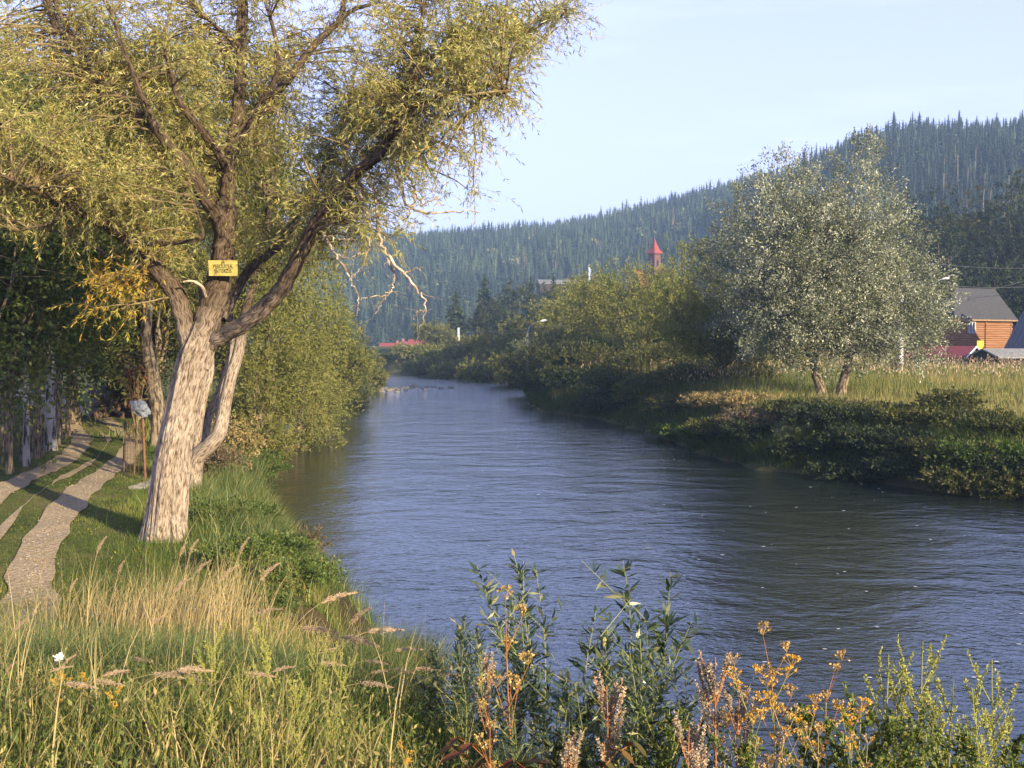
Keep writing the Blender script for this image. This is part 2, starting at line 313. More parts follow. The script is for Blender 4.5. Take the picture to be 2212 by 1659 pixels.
p = N('BsdfPrincipled', i_Roughness=.05, i_IOR=1.5); p.inputs['Base Color'].default_value = (.014, .02, .018, 1); p.inputs['Specular IOR Level'].default_value = 1.0; p.inputs['Specular Tint'].default_value = (.82, .92, 1.0, 1)
L(b.outputs[0], p.inputs['Normal']); o = N('OutputMaterial'); L(p.outputs[0], o.inputs[0]); M['water'] = m
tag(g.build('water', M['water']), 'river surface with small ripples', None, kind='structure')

# dirt road: two wheel tracks with a grassy strip, draped 15 mm over the ground
RC = np.array([(-6.2, 9), (-7.6, 14), (-9.3, 18), (-11.2, 24), (-12.9, 30), (-14.2, 36), (-16, 41.5), (-19.3, 48.5), (-24, 57), (-30, 67), (-38, 78)])
def spline(P, n):
    P = np.asarray(P, float); t = np.linspace(0, len(P) - 1, n); Q = []
    PP = np.vstack([2 * P[0] - P[1], P, 2 * P[-1] - P[-2]])
    for u in t:
        i = min(int(u), len(P) - 2); f = u - i; p0, p1, p2, p3 = PP[i:i + 4]
        Q.append(.5 * ((2 * p1) + (-p0 + p2) * f + (2 * p0 - 5 * p1 + 4 * p2 - p3) * f * f + (-p0 + 3 * p1 - 3 * p2 + p3) * f ** 3))
    return np.array(Q)
RS = spline(RC, 300)
def road_dist(x, y):
    d = np.full(np.shape(x), 1e9)
    for q in RS[::3]: d = np.minimum(d, np.hypot(x - q[0], y - q[1]))
    return d
rng = np.random.default_rng(5)
T = norm(np.gradient(RS, axis=0)); Nn = np.stack([T[:, 1], -T[:, 0]], 1)
g = Geo()
for off, hw in ((-.95, .37), (.95, .37), (0, .12)):
    us = np.linspace(-1, 1, 9); wv = hw * (1 + .1 * np.sin(np.arange(300) * .37 + off) + .045 * np.convolve(rng.normal(size=300), np.ones(5) / 2, 'same')) * (1 if off else np.clip(np.sin(np.arange(300) * .11) + .4, .1, 1))
    PX = RS[:, 0:1] + Nn[:, 0:1] * (off + us[None] * wv[:, None]); PY = RS[:, 1:2] + Nn[:, 1:2] * (off + us[None] * wv[:, None])
    PZ = TZ(PX.ravel(), PY.ravel()).reshape(PX.shape) + .03 - .025 * us[None] ** 2 * 0
    idx = np.arange(PX.size).reshape(PX.shape)
    g.add(np.stack([PX, PY, PZ], -1), np.stack([idx[:-1, :-1], idx[:-1, 1:], idx[1:, 1:], idx[1:, :-1]], -1).reshape(-1, 4))
M['dirt'] = plain('dirt', (.44, .33, .2), .95, 1, 11, (.29, .21, .125), .05)
tag(g.build('dirt_road', M['dirt'], smooth=True), 'pale dirt track with two wheel ruts', None, kind='structure')

g = Geo(); n_ = 3600; k_ = rng.integers(40, 299, n_); o_ = np.where(rng.random(n_) < .5, -.95, .95) + rng.normal(size=n_) * .16; x_ = RS[k_, 0] + Nn[k_, 0] * o_ + rng.normal(size=n_) * .05; y_ = RS[k_, 1] + Nn[k_, 1] * o_ + rng.normal(size=n_) * .1
P = np.stack([x_, y_, TZ(x_, y_) + .035], 1); r_ = rng.uniform(.008, .028, n_)[:, None]
g.quads(np.stack([P + r_ * [1, 0, 0], P + r_ * [0, 1, 0], P - r_ * [1, 0, 0], P - r_ * [0, 1, 0]], 1)); g.tris(np.stack([P + r_ * [1, 0, 0], P + r_ * [0, .2, .8], P - r_ * [1, 0, 0]], 1)); g.tris(np.stack([P - r_ * [0, 1, 0], P + r_ * [1, 0, 0], P + r_ * [0, 0, .8]], 1)); g.tris(np.stack([P - r_ * [1, 0, 0], P - r_ * [0, 1, 0], P + r_ * [0, 0, .8]], 1))
tag(g.build('gravel', plain('gravel', (.34, .28, .2), .9, 1, 3, (.18, .15, .11))), 'small loose stones scattered along the wheel ruts', 'gravel', kind='stuff')

# ------------------------------------------------------------------ wooded hill across the valley
AP = [-900, -200, 300, 380, 416, 463, 510, 556, 602, 648, 694, 741, 787, 810, 833, 857, 903, 950, 1024, 1200, 1600, 2600]       # azimuth in picture columns
RY = [158, 198, 232, 234, 235, 233, 229, 225, 219, 207, 195, 184, 172, 160, 151, 140, 131, 127, 128, 126, 128, 158]             # where tree tops show
RD = [900, 950, 980, 980, 970, 960, 950, 940, 930, 920, 900, 880, 780, 730, 700, 680, 660, 640, 620, 600, 620, 700]
TH = 15.5
def ridge(px):
    R = np.interp(px, AP, RD); ry = np.interp(px, AP, RY)
    b = -(ry - 384) / FPX; el = (-sp + cp * b) / (cp + sp * b)
    return R, CAMZ + el * R - TH - 3, np.interp(px, AP, np.array(RD) * .50)
def hill_z(px, yd):
    R, H, F = ridge(px); t = (yd - F) / (R - F)
    up = H * np.sin(np.clip(t, 0, 1) * math.pi / 2) ** 1.05
    dn = H - (np.clip(t, 1, 5) - 1) * H * .5
    z = np.where(t < 1, np.where(t < 0, t * 40, up), dn)
    return z + 2.5 * wob(px * .05, yd * .03) * np.clip(t * 3, 0, 1) + 2
px = np.linspace(-900, 2600, 240); tt = np.concatenate([np.linspace(-.15, 1.1, 50), np.linspace(1.15, 2.6, 14)])
PXg, TT = np.meshgrid(px, tt); R, H, F = ridge(PXg); YD = F + TT * (R - F)
HZ = hill_z(PXg, YD); HX = (PXg - 512) / FPX * YD
g = Geo(); idx = np.arange(PXg.size).reshape(PXg.shape)
g.add(np.stack([HX, YD, HZ], -1), np.stack([idx[:-1, :-1], idx[:-1, 1:], idx[1:, 1:], idx[1:, :-1]], -1).reshape(-1, 4))
M['hill'] = plain('hill_ground', (.05, .06, .025), .95, 1, .02, (.025, .035, .018))
tag(g.build('hills', M['hill'], smooth=True), 'wooded hillside beyond the river', None, kind='structure')

# ------------------------------------------------------------------ trees
def spruce_geo(rng, H, Rb, tiers, per, cards, g, mi=0, skirt=.08, jag=1.0, ex=.72):
    """ragged conical crown of drooping boughs; each bough a fan of small faces"""
    lv = np.linspace(skirt, .985, tiers)
    for i, t in enumerate(lv):
        r0 = Rb * (1 - t) ** ex * rng.uniform(.7, 1.18) + .02 * H * (1 - t); k = max(4, int(per * (1 - t * .5))); a0 = rng.uniform(0, 6.28)
        for j in range(k):
            a = a0 + j * 6.283 / k + rng.normal() * .18; r = r0 * rng.uniform(.72, 1.15)
            d = np.array([math.cos(a), math.sin(a), 0]); z = t * H + rng.normal() * H * .012
            u = rng.random(cards); pos = d * (r * (.15 + .85 * u))[:, None] + np.array([0, 0, z]) - np.stack([0 * u, 0 * u, (.34 * r * u ** 1.5 - .12 * r * (u > .9))], 1)
            side = np.array([-d[1], d[0], 0]); sg = np.where(rng.random(cards) < .5, -1, 1)
            D = d * .75 + side * (sg * rng.uniform(.1, .9, cards))[:, None] + np.array([0, 0, 1]) * rng.uniform(-.75, .0, cards)[:, None]
            Ln = r * rng.uniform(.36, .62, cards) * (1.1 - .4 * u) * jag + .01 * H
            nrm = d * .75 + np.array([0, 0, .6]) + rng.normal(size=(cards, 3)) * .35
            g.leaves(pos, D, Ln, Ln * rng.uniform(.45, .8, cards), rng, rng.random(cards) * .8 + .1 * (u > .6), mi, fold=nrm)
    tz_ = np.linspace(skirt, .97, 9); g.tubes(np.stack([0 * tz_, 0 * tz_, tz_ * H], 1), Rb * (1 - tz_) ** .9 * .42 * (1 + .2 * rng.normal(size=9)) + .002 * H, 7, rnd=.12, mi=mi)
    g.leaves(np.array([[0, 0, H * .95]] * 3), np.array([[.05, 0, 1], [-.05, .05, 1], [0, -.05, 1.]]), H * .055, H * .012, rng, None, mi)
def trunk_simple(g, pts, radii, sides=8, mi=0): g.tubes(np.array(pts), np.array(radii), sides, mi=mi, shape=None)

# far forest: eight low detail spruces, stamped over the hillside
rng = np.random.default_rng(11)
protos = []
for k in range(8):
    q = Geo(); spruce_geo(rng, 1, .17 + .03 * (k % 3), 10, 7, 2, q, skirt=.05 if k < 6 else .3, ex=[.5, .7, .45, .8][k % 4])
    protos.append((np.concatenate(q.V), np.concatenate(q.F).reshape(-1, 4), np.concatenate(q.r)))
for k in range(3):                                  # a few round crowned broadleaf trees among the spruces
    q = Geo(); c_ = norm(rng.normal(size=(150, 3))) * (rng.random((150, 1)) ** .35) * [.3, .3, .36] + [0, 0, .5]; q.leaves(c_, rng.normal(size=(150, 3)), .17, .11, rng); th_ = np.linspace(0, 1, 5); q.tubes(np.stack([0 * th_, 0 * th_, .15 + .65 * th_], 1), np.array([.05, .2, .24, .18, .03]), 7, rnd=.1)
    protos.append((np.concatenate(q.V), np.concatenate(q.F).reshape(-1, 4), np.concatenate(q.r)))
cand = []
nC = 42000
pxs = rng.uniform(-140, 1190, nC); ts = rng.uniform(-.04, 1.12, nC) ** .9 if False else rng.uniform(-.04, 1.12, nC)
R, H, F = ridge(pxs); yd = F + ts * (R - F); xx = (pxs - 512) / FPX * yd
keep = rng.random(nC) < (yd / 900) * ((R - F) / 480)
pxs, ts, yd, xx = pxs[keep], ts[keep], yd[keep], xx[keep]
grid = {}; sel = []
for i in range(len(xx)):
    c = (int(xx[i] // 4.3), int(yd[i] // 5.6))
    if c in grid: continue
    grid[c] = 1; sel.append(i)
sel = np.array(sel); pxs, ts, yd, xx = pxs[sel], ts[sel], yd[sel], xx[sel]
zz = hill_z(pxs, yd) - .6; hh = TH * rng.uniform(.66, 1.12, len(xx)) * np.where(rng.random(len(xx)) < .06, 1.2, 1)
clear = (wob(xx * .06, yd * .05) > .72) & (ts < .5)                # a few thin spots
ok = ~clear; pxs, ts, yd, xx, zz, hh = [a[ok] for a in (pxs, ts, yd, xx, zz, hh)]
toppy = 384 - FPX * (cp * (zz + hh - CAMZ) / yd + sp) / (cp - sp * (zz + hh - CAMZ) / yd)
fore = np.interp(pxs, [330, 400, 440, 480, 560, 620, 700, 740, 790, 860, 905, 1024], [320, 325, 310, 280, 280, 255, 225, 165, 150, 160, 200, 195])
big = np.argsort(-(hh / yd) * ((toppy < fore) & (pxs > 345) & (pxs < 1018)))[:290]
isbig = np.zeros(len(xx), bool); isbig[big] = True
FM = [leafmat('far_spruce_needle', [(0, (.012, .026, .014)), (.45, (.035, .058, .028)), (.8, (.08, .10, .045)), (1, (.16, .16, .07))], .05, .7, .35), M['deadspruce']]
g = Geo()
for i in np.where(~isbig)[0]:
    bl_ = rng.random() < .05 + .16 * (wob(np.array([xx[i] * .03 + 4]), np.array([yd[i] * .03]))[0] > .45); V, Fq, r = protos[8 + rng.integers(3)] if bl_ else protos[rng.integers(8)]; a = rng.uniform(0, 6.28); wd = rng.uniform(.95, 1.6); c, s_ = math.cos(a) * wd, math.sin(a) * wd
    VV = np.stack([V[:, 0] * c - V[:, 1] * s_, V[:, 0] * s_ + V[:, 1] * c, V[:, 2]], 1) * hh[i] * (.72 if bl_ else 1) + (xx[i], yd[i], zz[i])
    dead = (rng.random() < .008) or (420 < pxs[i] < 470 and ts[i] > .75 and rng.random() < .3)
    g.add(VV, Fq, np.clip(r * .6 + .28 * bl_ + rng.uniform(-.15, .5) + .25 * (wob(np.array([xx[i] * .045]), np.array([yd[i] * .045]))[0]), 0, 1), mi=1 if dead else 0)
tag(g.build('spruce_forest', FM), 'dense blue green spruce forest covering the far hillside', 'forest', kind='stuff')
bigproto = []
for k in range(5):
    q = Geo(); spruce_geo(rng, 1, .14 + .02 * (k % 3), 18, 8, 4, q, skirt=.08)
    cm = q.mesh('crown', FM[:1]); q = Geo(); q.tubes(np.array([[0, 0, -.06], [0, 0, .1], [0, 0, .3]]), np.array([.011, .009, .006]), 5); tm = q.mesh('trunk', M['barkd'])
    bigproto.append((cm, tm))
for i in big:
    e = empty('spruce_tree', (xx[i], yd[i], zz[i]), 'spruce standing in the hazy wood on the far hillside', 'spruce tree', 'spruces on the far hillside', rng.uniform(0, 6.28))
    wd = rng.uniform(1.0, 1.6); e.scale = (hh[i] * wd, hh[i] * wd, hh[i]); cm, tm = bigproto[rng.integers(5)]
    for nm, me in (('crown', cm), ('trunk', tm)):
        o = bpy.data.objects.new(nm, me); COL.objects.link(o); o.parent = e
# bare trunks in the thinned part of the right hand hill
rng = np.random.default_rng(23)
for k in range(9):
    ppx = rng.uniform(940, 1010); R_, H_, F_ = ridge(np.array([ppx])); y_ = float(F_[0] + rng.uniform(.12, .4) * (R_[0] - F_[0])); z_ = float(hill_z(np.array([ppx]), np.array([y_]))[0])
    h_ = rng.uniform(18, 25); e = empty('bare_spruce', ((ppx - 512) / FPX * y_, y_, z_ - .5), 'thin pale spruce trunk on the thinned hillside', 'spruce tree', 'bare trunks on the thinned slope')
    q = Geo(); q.tubes(np.array([[0, 0, 0], [rng.normal() * .2, 0, h_ * .5], [rng.normal() * .3, 0, h_]]), np.array([.34, .26, .1]), 5); q.build('trunk', M['twig'], e)
    q = Geo(); spruce_geo(rng, h_ * .3, 1.3, 7, 6, 2, q); q.V = [v + np.array([0, 0, h_ * .72]) for v in q.V]; q.build('crown', FM[:1], e)

def crown_pts(rng, lobes, n, per, clump, shell=.4):
    lobes = np.array(lobes, float); vol = np.prod(lobes[:, 3:], 1) ** .75; nc = max(4, n // per)
    li = rng.choice(len(lobes), nc, p=vol / vol.sum()); o = norm(rng.normal(size=(nc, 3)))
    rr = rng.random(nc) ** shell * (1 + .13 * rng.normal(size=nc))
    c = lobes[li, :3] + o * lobes[li, 3:] * rr[:, None]
    d = norm(o * .8 + np.array([0, 0, .35]) + rng.normal(size=(nc, 3)) * .35)
    t = rng.random((nc, per)); P = c[:, None] + d[:, None] * (t * clump)[..., None] + rng.normal(size=(nc, per, 3)) * clump * .2 * (1.1 - .6 * t[..., None])
    D = norm(d[:, None] * .7 + rng.normal(size=(nc, per, 3)) * .55)
    return c, P.reshape(-1, 3), D.reshape(-1, 3)
def build_tree(name, label, cat, group, x, y, zb, H, Wd, leaf, bark, seed, n=6000, L=.4, ar=.35, cb=.15, per=18, clump=None, lobes=None, stems=1, lean=(0, 0), r0=None, depth=.9, shell=.4, limbs=14, nl=7, tall=1.0):
    rng = np.random.default_rng(seed); e = empty(name, (x, y, zb), label, cat, group)
    if group in (globals().get('GB'), globals().get('GR_')) and group: n = int(n * 1.9); nl += 3; Wd *= 1.12; L *= .95
    a = Wd / 2; lobes_auto = lobes is None
    if lobes is None:
        zc = H * (cb + (1 - cb) * .5); hz = H * (1 - cb) * .5
        lobes = [(lean[0] * .6, lean[1] * .6, zc, a * .72, a * .72 * depth, hz * .92)]
        for k in range(nl):
            an = k * 2.4 + rng.uniform(0, 1); t = rng.uniform(-.75, .8); rr = a * rng.uniform(.36, .55) * (1.05 - .35 * max(t, 0))
            q = a * .62 * math.sqrt(1 - t * t * .8); lobes.append((math.cos(an) * q + lean[0] * (t + 1) / 2, math.sin(an) * q * depth + lean[1] * (t + 1) / 2, zc + t * hz * .72, rr, rr, rr * .85 * tall))
    clump = clump or Wd * .085
    c, P, D = crown_pts(rng, lobes, n, per, clump, shell)
    if lobes_auto:
        zmx, zmn = np.percentile(P[:, 2], 99.3), np.percentile(P[:, 2], 1); f = (H * .99 - H * cb) / (zmx - zmn); wx = np.percentile(np.abs(P[:, 0] - lean[0] * .5), 97)
        for A_ in (P, c): A_[:, 2] = (A_[:, 2] - zmn) * f + H * cb; A_[:, :2] *= a / wx
    if cb < .02: P[:, 2] = np.abs(P[:, 2])
    g = Geo(); nn = len(P); base = np.repeat(rng.random(nn // per), per)
    g.leaves(P, D, L * rng.uniform(.6, 1.3, nn), L * ar * rng.uniform(.7, 1.3, nn), rng, np.clip(.55 * base + .45 * rng.random(nn), 0, 1))
    g.build('crown', leaf, e)
    g = Geo(); r0 = r0 or H * .018; top = sorted(range(len(c)), key=lambda i: -c[i][2])
    for s_ in range(stems):
        bx = 0 if stems == 1 else (s_ - (stems - 1) / 2) * r0 * 3.2; fork = np.array([bx * 2.2 + lean[0] * .25, lean[1] * .25 + rng.normal() * .1, H * max(cb, .12) * rng.uniform(.9, 1.25)])
        g.tubes(np.array([[bx, 0, -.4], [bx * 1.3, 0, H * .05], fork * .6 + np.array([bx * .5, 0, 0]), fork]), np.array([r0 * 1.35, r0, r0 * .85, r0 * .75]), 10, shape=None)
        for k in range(max(3, limbs // stems)):
            tg = c[rng.integers(len(c))]
            if k % 2 == 0: tg = c[top[rng.integers(max(1, len(top) // 3))]]
            mid = fork * .45 + tg * .55 + rng.normal(size=3) * H * .03 + np.array([0, 0, H * .03]); tt = np.linspace(0, 1, 7)[:, None]
            PP = (1 - tt) ** 2 * fork + 2 * tt * (1 - tt) * mid + tt ** 2 * tg; PP[1:-1] += rng.normal(size=(5, 3)) * H * .008
            g.tubes(PP, np.linspace(r0 * .42, r0 * .04, 7), 5)
            for _ in range(2):
                t2 = c[rng.integers(len(c))]; s0 = PP[3]; 
                if np.linalg.norm(t2 - s0) < H * .35: g.tubes(np.array([s0, (s0 + t2) / 2 + rng.normal(size=3) * .02 * H, t2]), np.array([r0 * .18, r0 * .1, r0 * .03]), 4)
    g.build('trunk', bark, e, smooth=True)
    return e
def tree_at(kind, dx, dtop, dwid, d, label, leaf, seed, group=None, base=None, name=None, cat='tree', dz=0, **k):
    p = W(dx, dtop, d); x = p[0]; zb = tz(x, d) if base is None else base
    return build_tree(name or kind, label, cat, group, x, d, zb + dz, p[2] - zb - dz, dwid * K / FPX * d, M[leaf], k.pop('bark', M['barkd']), seed, **k)
def spruce_at(dx, dtop, dwid, d, label, seed, mats='spruce', group=None, tiers=30, per=13, cards=7):
    p = W(dx, dtop, d); zb = tz(p[0], d); H = p[2] - zb; rng = np.random.default_rng(seed)
    e = empty('spruce_tree', (p[0], d, zb), label, 'spruce tree', group)
    g = Geo(); spruce_geo(rng, H, dwid * K / FPX * d / 2, tiers, per, cards, g, skirt=.07); g.build('crown', M[mats], e)
    g = Geo(); g.tubes(np.array([[0, 0, -.3], [0, 0, H * .5], [0, 0, H * .97]]), np.array([.26, .16, .02]), 7); g.build('trunk', M['barkd'], e)
    return e

# --- far bank, beyond the bend
GB = 'willows lining the far bank'
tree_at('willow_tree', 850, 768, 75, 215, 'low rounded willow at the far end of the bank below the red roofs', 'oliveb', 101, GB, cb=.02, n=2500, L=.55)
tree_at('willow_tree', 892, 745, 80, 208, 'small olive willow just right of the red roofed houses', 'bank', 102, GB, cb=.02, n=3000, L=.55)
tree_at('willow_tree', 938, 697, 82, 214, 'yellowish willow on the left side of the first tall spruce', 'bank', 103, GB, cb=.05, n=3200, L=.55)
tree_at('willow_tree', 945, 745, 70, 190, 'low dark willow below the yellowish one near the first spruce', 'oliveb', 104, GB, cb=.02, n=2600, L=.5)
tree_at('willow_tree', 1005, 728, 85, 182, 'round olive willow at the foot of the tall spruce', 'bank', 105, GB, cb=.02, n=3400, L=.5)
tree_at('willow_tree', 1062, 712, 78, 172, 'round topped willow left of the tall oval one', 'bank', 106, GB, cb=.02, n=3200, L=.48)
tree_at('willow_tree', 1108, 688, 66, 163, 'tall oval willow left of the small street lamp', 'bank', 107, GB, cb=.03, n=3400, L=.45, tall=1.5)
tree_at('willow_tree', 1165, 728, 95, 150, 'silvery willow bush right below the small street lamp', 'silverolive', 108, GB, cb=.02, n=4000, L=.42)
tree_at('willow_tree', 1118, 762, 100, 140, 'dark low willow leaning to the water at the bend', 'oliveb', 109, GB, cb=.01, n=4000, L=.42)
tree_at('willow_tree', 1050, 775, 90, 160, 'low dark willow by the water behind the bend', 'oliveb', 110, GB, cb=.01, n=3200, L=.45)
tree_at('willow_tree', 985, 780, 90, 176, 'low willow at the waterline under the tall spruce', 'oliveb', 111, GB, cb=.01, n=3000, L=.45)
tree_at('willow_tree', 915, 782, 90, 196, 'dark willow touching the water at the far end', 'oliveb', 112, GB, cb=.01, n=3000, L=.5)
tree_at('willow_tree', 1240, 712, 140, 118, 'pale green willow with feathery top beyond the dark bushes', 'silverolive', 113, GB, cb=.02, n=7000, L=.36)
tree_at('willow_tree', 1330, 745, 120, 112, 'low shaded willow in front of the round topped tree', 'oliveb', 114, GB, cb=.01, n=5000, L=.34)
spruce_at(985, 622, 62, 232, 'tall spruce standing alone left of the dark grove', 121)
spruce_at(1047, 592, 66, 250, 'tallest spruce at the left edge of the dark grove', 122)
spruce_at(1146, 596, 52, 246, 'spruce tip rising from the middle of the dark grove', 123)
spruce_at(1196, 590, 46, 240, 'dark spruce at the right end of the dark grove', 124)
spruce_at(1236, 598, 40, 225, 'small pale spruce tip right of the dark grove', 125)
tree_at('broadleaf_tree', 1100, 614, 95, 244, 'rounded dark green tree right of the tallest spruce in the grove', 'shade', 126, 'dark grove', cb=.03, n=5000, L=.7)
tree_at('broadleaf_tree', 1060, 655, 90, 232, 'dark tree at the lower left of the grove', 'shade', 127, 'dark grove', cb=.02, n=4500, L=.65)
tree_at('broadleaf_tree', 1170, 612, 80, 236, 'dark leafy tree between the two spruce tips', 'shade', 128, 'dark grove', cb=.02, n=4500, L=.65)
tree_at('broadleaf_tree', 1140, 660, 110, 226, 'broad dark tree at the bottom of the grove behind the power lines', 'shade', 129, 'dark grove', cb=.02, n=5000, L=.65)
tree_at('broadleaf_tree', 1215, 640, 90, 222, 'dark tree behind the round olive trees at the right of the grove', 'shade', 130, 'dark grove', cb=.02, n=4500, L=.65)
GR_ = 'round olive trees on the far bank'
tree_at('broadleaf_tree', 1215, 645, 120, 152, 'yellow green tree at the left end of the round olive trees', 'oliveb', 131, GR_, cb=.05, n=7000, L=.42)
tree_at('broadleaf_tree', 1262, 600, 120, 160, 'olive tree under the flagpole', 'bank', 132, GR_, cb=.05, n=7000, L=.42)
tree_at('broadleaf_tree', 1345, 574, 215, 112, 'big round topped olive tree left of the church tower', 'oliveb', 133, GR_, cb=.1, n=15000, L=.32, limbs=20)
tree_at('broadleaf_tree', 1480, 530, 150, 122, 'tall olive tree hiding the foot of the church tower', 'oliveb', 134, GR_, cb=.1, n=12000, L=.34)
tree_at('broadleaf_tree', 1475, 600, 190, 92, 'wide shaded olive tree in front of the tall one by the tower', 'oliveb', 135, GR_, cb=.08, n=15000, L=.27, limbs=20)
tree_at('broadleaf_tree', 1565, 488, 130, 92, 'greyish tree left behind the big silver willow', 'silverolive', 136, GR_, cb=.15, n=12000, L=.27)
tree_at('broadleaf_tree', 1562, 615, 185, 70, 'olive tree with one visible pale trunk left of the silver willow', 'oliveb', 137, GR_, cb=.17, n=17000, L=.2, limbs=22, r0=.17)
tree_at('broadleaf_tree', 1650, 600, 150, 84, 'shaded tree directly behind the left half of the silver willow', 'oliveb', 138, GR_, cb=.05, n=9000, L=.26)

# --- big silver willow with two trunks
p = W(1795, 850, 60); SX, SZ = p[0], tz(p[0], 60)
mD = K / FPX * 60
def LB(dx, dy, rx, ry, dep=0): q = W(dx, dy, 60 + dep); return (q[0] - SX, dep, q[2] - SZ, rx * mD * 1.1, min(rx, ry) * mD * 1.15, ry * mD * 1.1)
lob = [LB(1690, 430, 70, 85, 1), LB(1655, 520, 90, 90, 0), LB(1750, 560, 110, 110, -1), LB(1855, 400, 50, 78, 1), LB(1865, 500, 90, 95, 0), LB(1930, 600, 95, 90, 0),
       LB(1690, 660, 100, 90, -2), LB(1800, 690, 120, 85, -2), LB(1945, 690, 95, 70, -1), LB(1770, 640, 130, 130, 2), LB(1880, 650, 130, 100, 2), LB(1600, 560, 60, 60, 2), LB(1850, 350, 22, 35, 1), LB(1740, 750, 70, 40, -1), LB(1880, 755, 70, 30, -1), LB(1720, 380, 40, 42, 1), LB(1770, 510, 80, 60, 1), LB(1800, 560, 120, 110, -1.5), LB(1640, 715, 55, 50, 0), LB(1955, 735, 75, 45, -1), LB(1560, 640, 45, 60, 2), LB(2010, 660, 35, 45, 0)]
build_tree('silver_willow', 'big silver leaved willow with two leaning trunks on the meadow', 'tree', None, SX, 60, SZ, 14, 14, M['silver'], M['barkd'], 200, n=150000, L=.175, ar=.38, per=60, clump=1.15, lobes=lob, stems=2, r0=.3, cb=.17, limbs=46, shell=.42)

# --- dark bank shrubs under the trees on the right bank
GS = 'shaded shrubs overhanging the water on the right bank'
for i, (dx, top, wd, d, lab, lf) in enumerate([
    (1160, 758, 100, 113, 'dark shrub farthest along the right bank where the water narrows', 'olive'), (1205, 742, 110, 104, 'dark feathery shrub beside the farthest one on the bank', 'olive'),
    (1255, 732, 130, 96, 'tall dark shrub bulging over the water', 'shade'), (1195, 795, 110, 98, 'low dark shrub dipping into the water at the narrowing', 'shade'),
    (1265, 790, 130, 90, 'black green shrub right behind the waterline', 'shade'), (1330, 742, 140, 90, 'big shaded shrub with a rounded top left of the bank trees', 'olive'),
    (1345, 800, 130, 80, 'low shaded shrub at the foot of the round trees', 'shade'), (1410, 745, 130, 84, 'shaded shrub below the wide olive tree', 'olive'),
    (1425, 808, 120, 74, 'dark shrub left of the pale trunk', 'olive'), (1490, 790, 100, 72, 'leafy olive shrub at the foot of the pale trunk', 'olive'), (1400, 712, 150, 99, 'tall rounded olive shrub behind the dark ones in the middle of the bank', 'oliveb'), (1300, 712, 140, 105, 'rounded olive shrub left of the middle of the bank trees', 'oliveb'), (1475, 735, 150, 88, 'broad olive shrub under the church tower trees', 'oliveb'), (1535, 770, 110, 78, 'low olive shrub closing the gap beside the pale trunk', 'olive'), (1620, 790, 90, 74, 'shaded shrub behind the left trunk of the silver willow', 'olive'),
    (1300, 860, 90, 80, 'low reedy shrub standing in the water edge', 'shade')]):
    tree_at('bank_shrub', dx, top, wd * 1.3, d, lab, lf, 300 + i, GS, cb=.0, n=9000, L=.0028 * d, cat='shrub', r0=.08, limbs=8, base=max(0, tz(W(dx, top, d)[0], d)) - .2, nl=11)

# --- wooded slope behind the log house
GD = 'trees on the shaded slope behind the log house'
sl_ = [(1945, 440, 110, 175, 'broadleaf', 'dark crowned tree right behind the silver willow'), (2010, 415, 130, 182, 'broadleaf', 'tall dark tree with a lit olive top near the silver willow'),
 (2075, 432, 110, 176, 'light', 'sunlit pale olive tree top in the middle of the slope'), (2120, 405, 90, 190, 'light', 'pale rounded crown highest on the middle of the slope'), (2040, 470, 110, 160, 'broadleaf', 'dark tree in front of the pale sunlit crown'),
 (2185, 392, 90, 172, 'broadleaf', 'tall dark tree at the right edge of the picture'), (2225, 370, 100, 182, 'light', 'olive topped tree cut by the right edge'), (2150, 470, 130, 160, 'broadleaf', 'broad dark tree below the pale crowns'),
 (1960, 520, 130, 158, 'broadleaf', 'dark tree behind the upper right of the silver willow'), (2055, 540, 140, 150, 'broadleaf', 'black green tree right behind the roof ridge'), (2150, 545, 130, 148, 'broadleaf', 'dark tree over the hip of the grey roof'),
 (2215, 480, 120, 156, 'broadleaf', 'dark tree right of the roof at the picture edge'), (1990, 590, 120, 145, 'broadleaf', 'dark tree left of the grey roof'), (2100, 600, 120, 140, 'broadleaf', 'low dark tree just over the grey roof'), (2225, 590, 130, 140, 'broadleaf', 'dark tree behind the hay barn'),
 (2300, 440, 150, 165, 'broadleaf', 'dark tree beyond the right edge'), (2290, 600, 150, 140, 'broadleaf', 'low dark tree beyond the right edge')]
for i, (dx, top, wd, d, kd, lab) in enumerate(sl_):
    tree_at('broadleaf_tree', dx, top, wd, d, lab, 'dark' if kd == 'broadleaf' else 'olive', 400 + i, GD, cb=.03, n=9000, L=.5, ar=.4, nl=9)  # lighter leaf for crowns that look sunlit, dark leaf paints the shaded ones
# unseen tall trees added out of frame to the right to shade the slope
rng = np.random.default_rng(77)
for k, (x_, y_) in enumerate([(150, 150), (162, 138), (176, 132), (140, 164), (188, 122), (128, 172), (200, 112), (168, 160)]):
    build_tree('broadleaf_tree', 'tall dark unseen tree added beyond the right edge for shade', 'tree', 'unseen trees added for shade', x_, y_, tz(x_, y_), 46, 26, M['dark'], M['barkd'], 450 + k, n=3500, L=2.4, ar=.5, cb=.02)

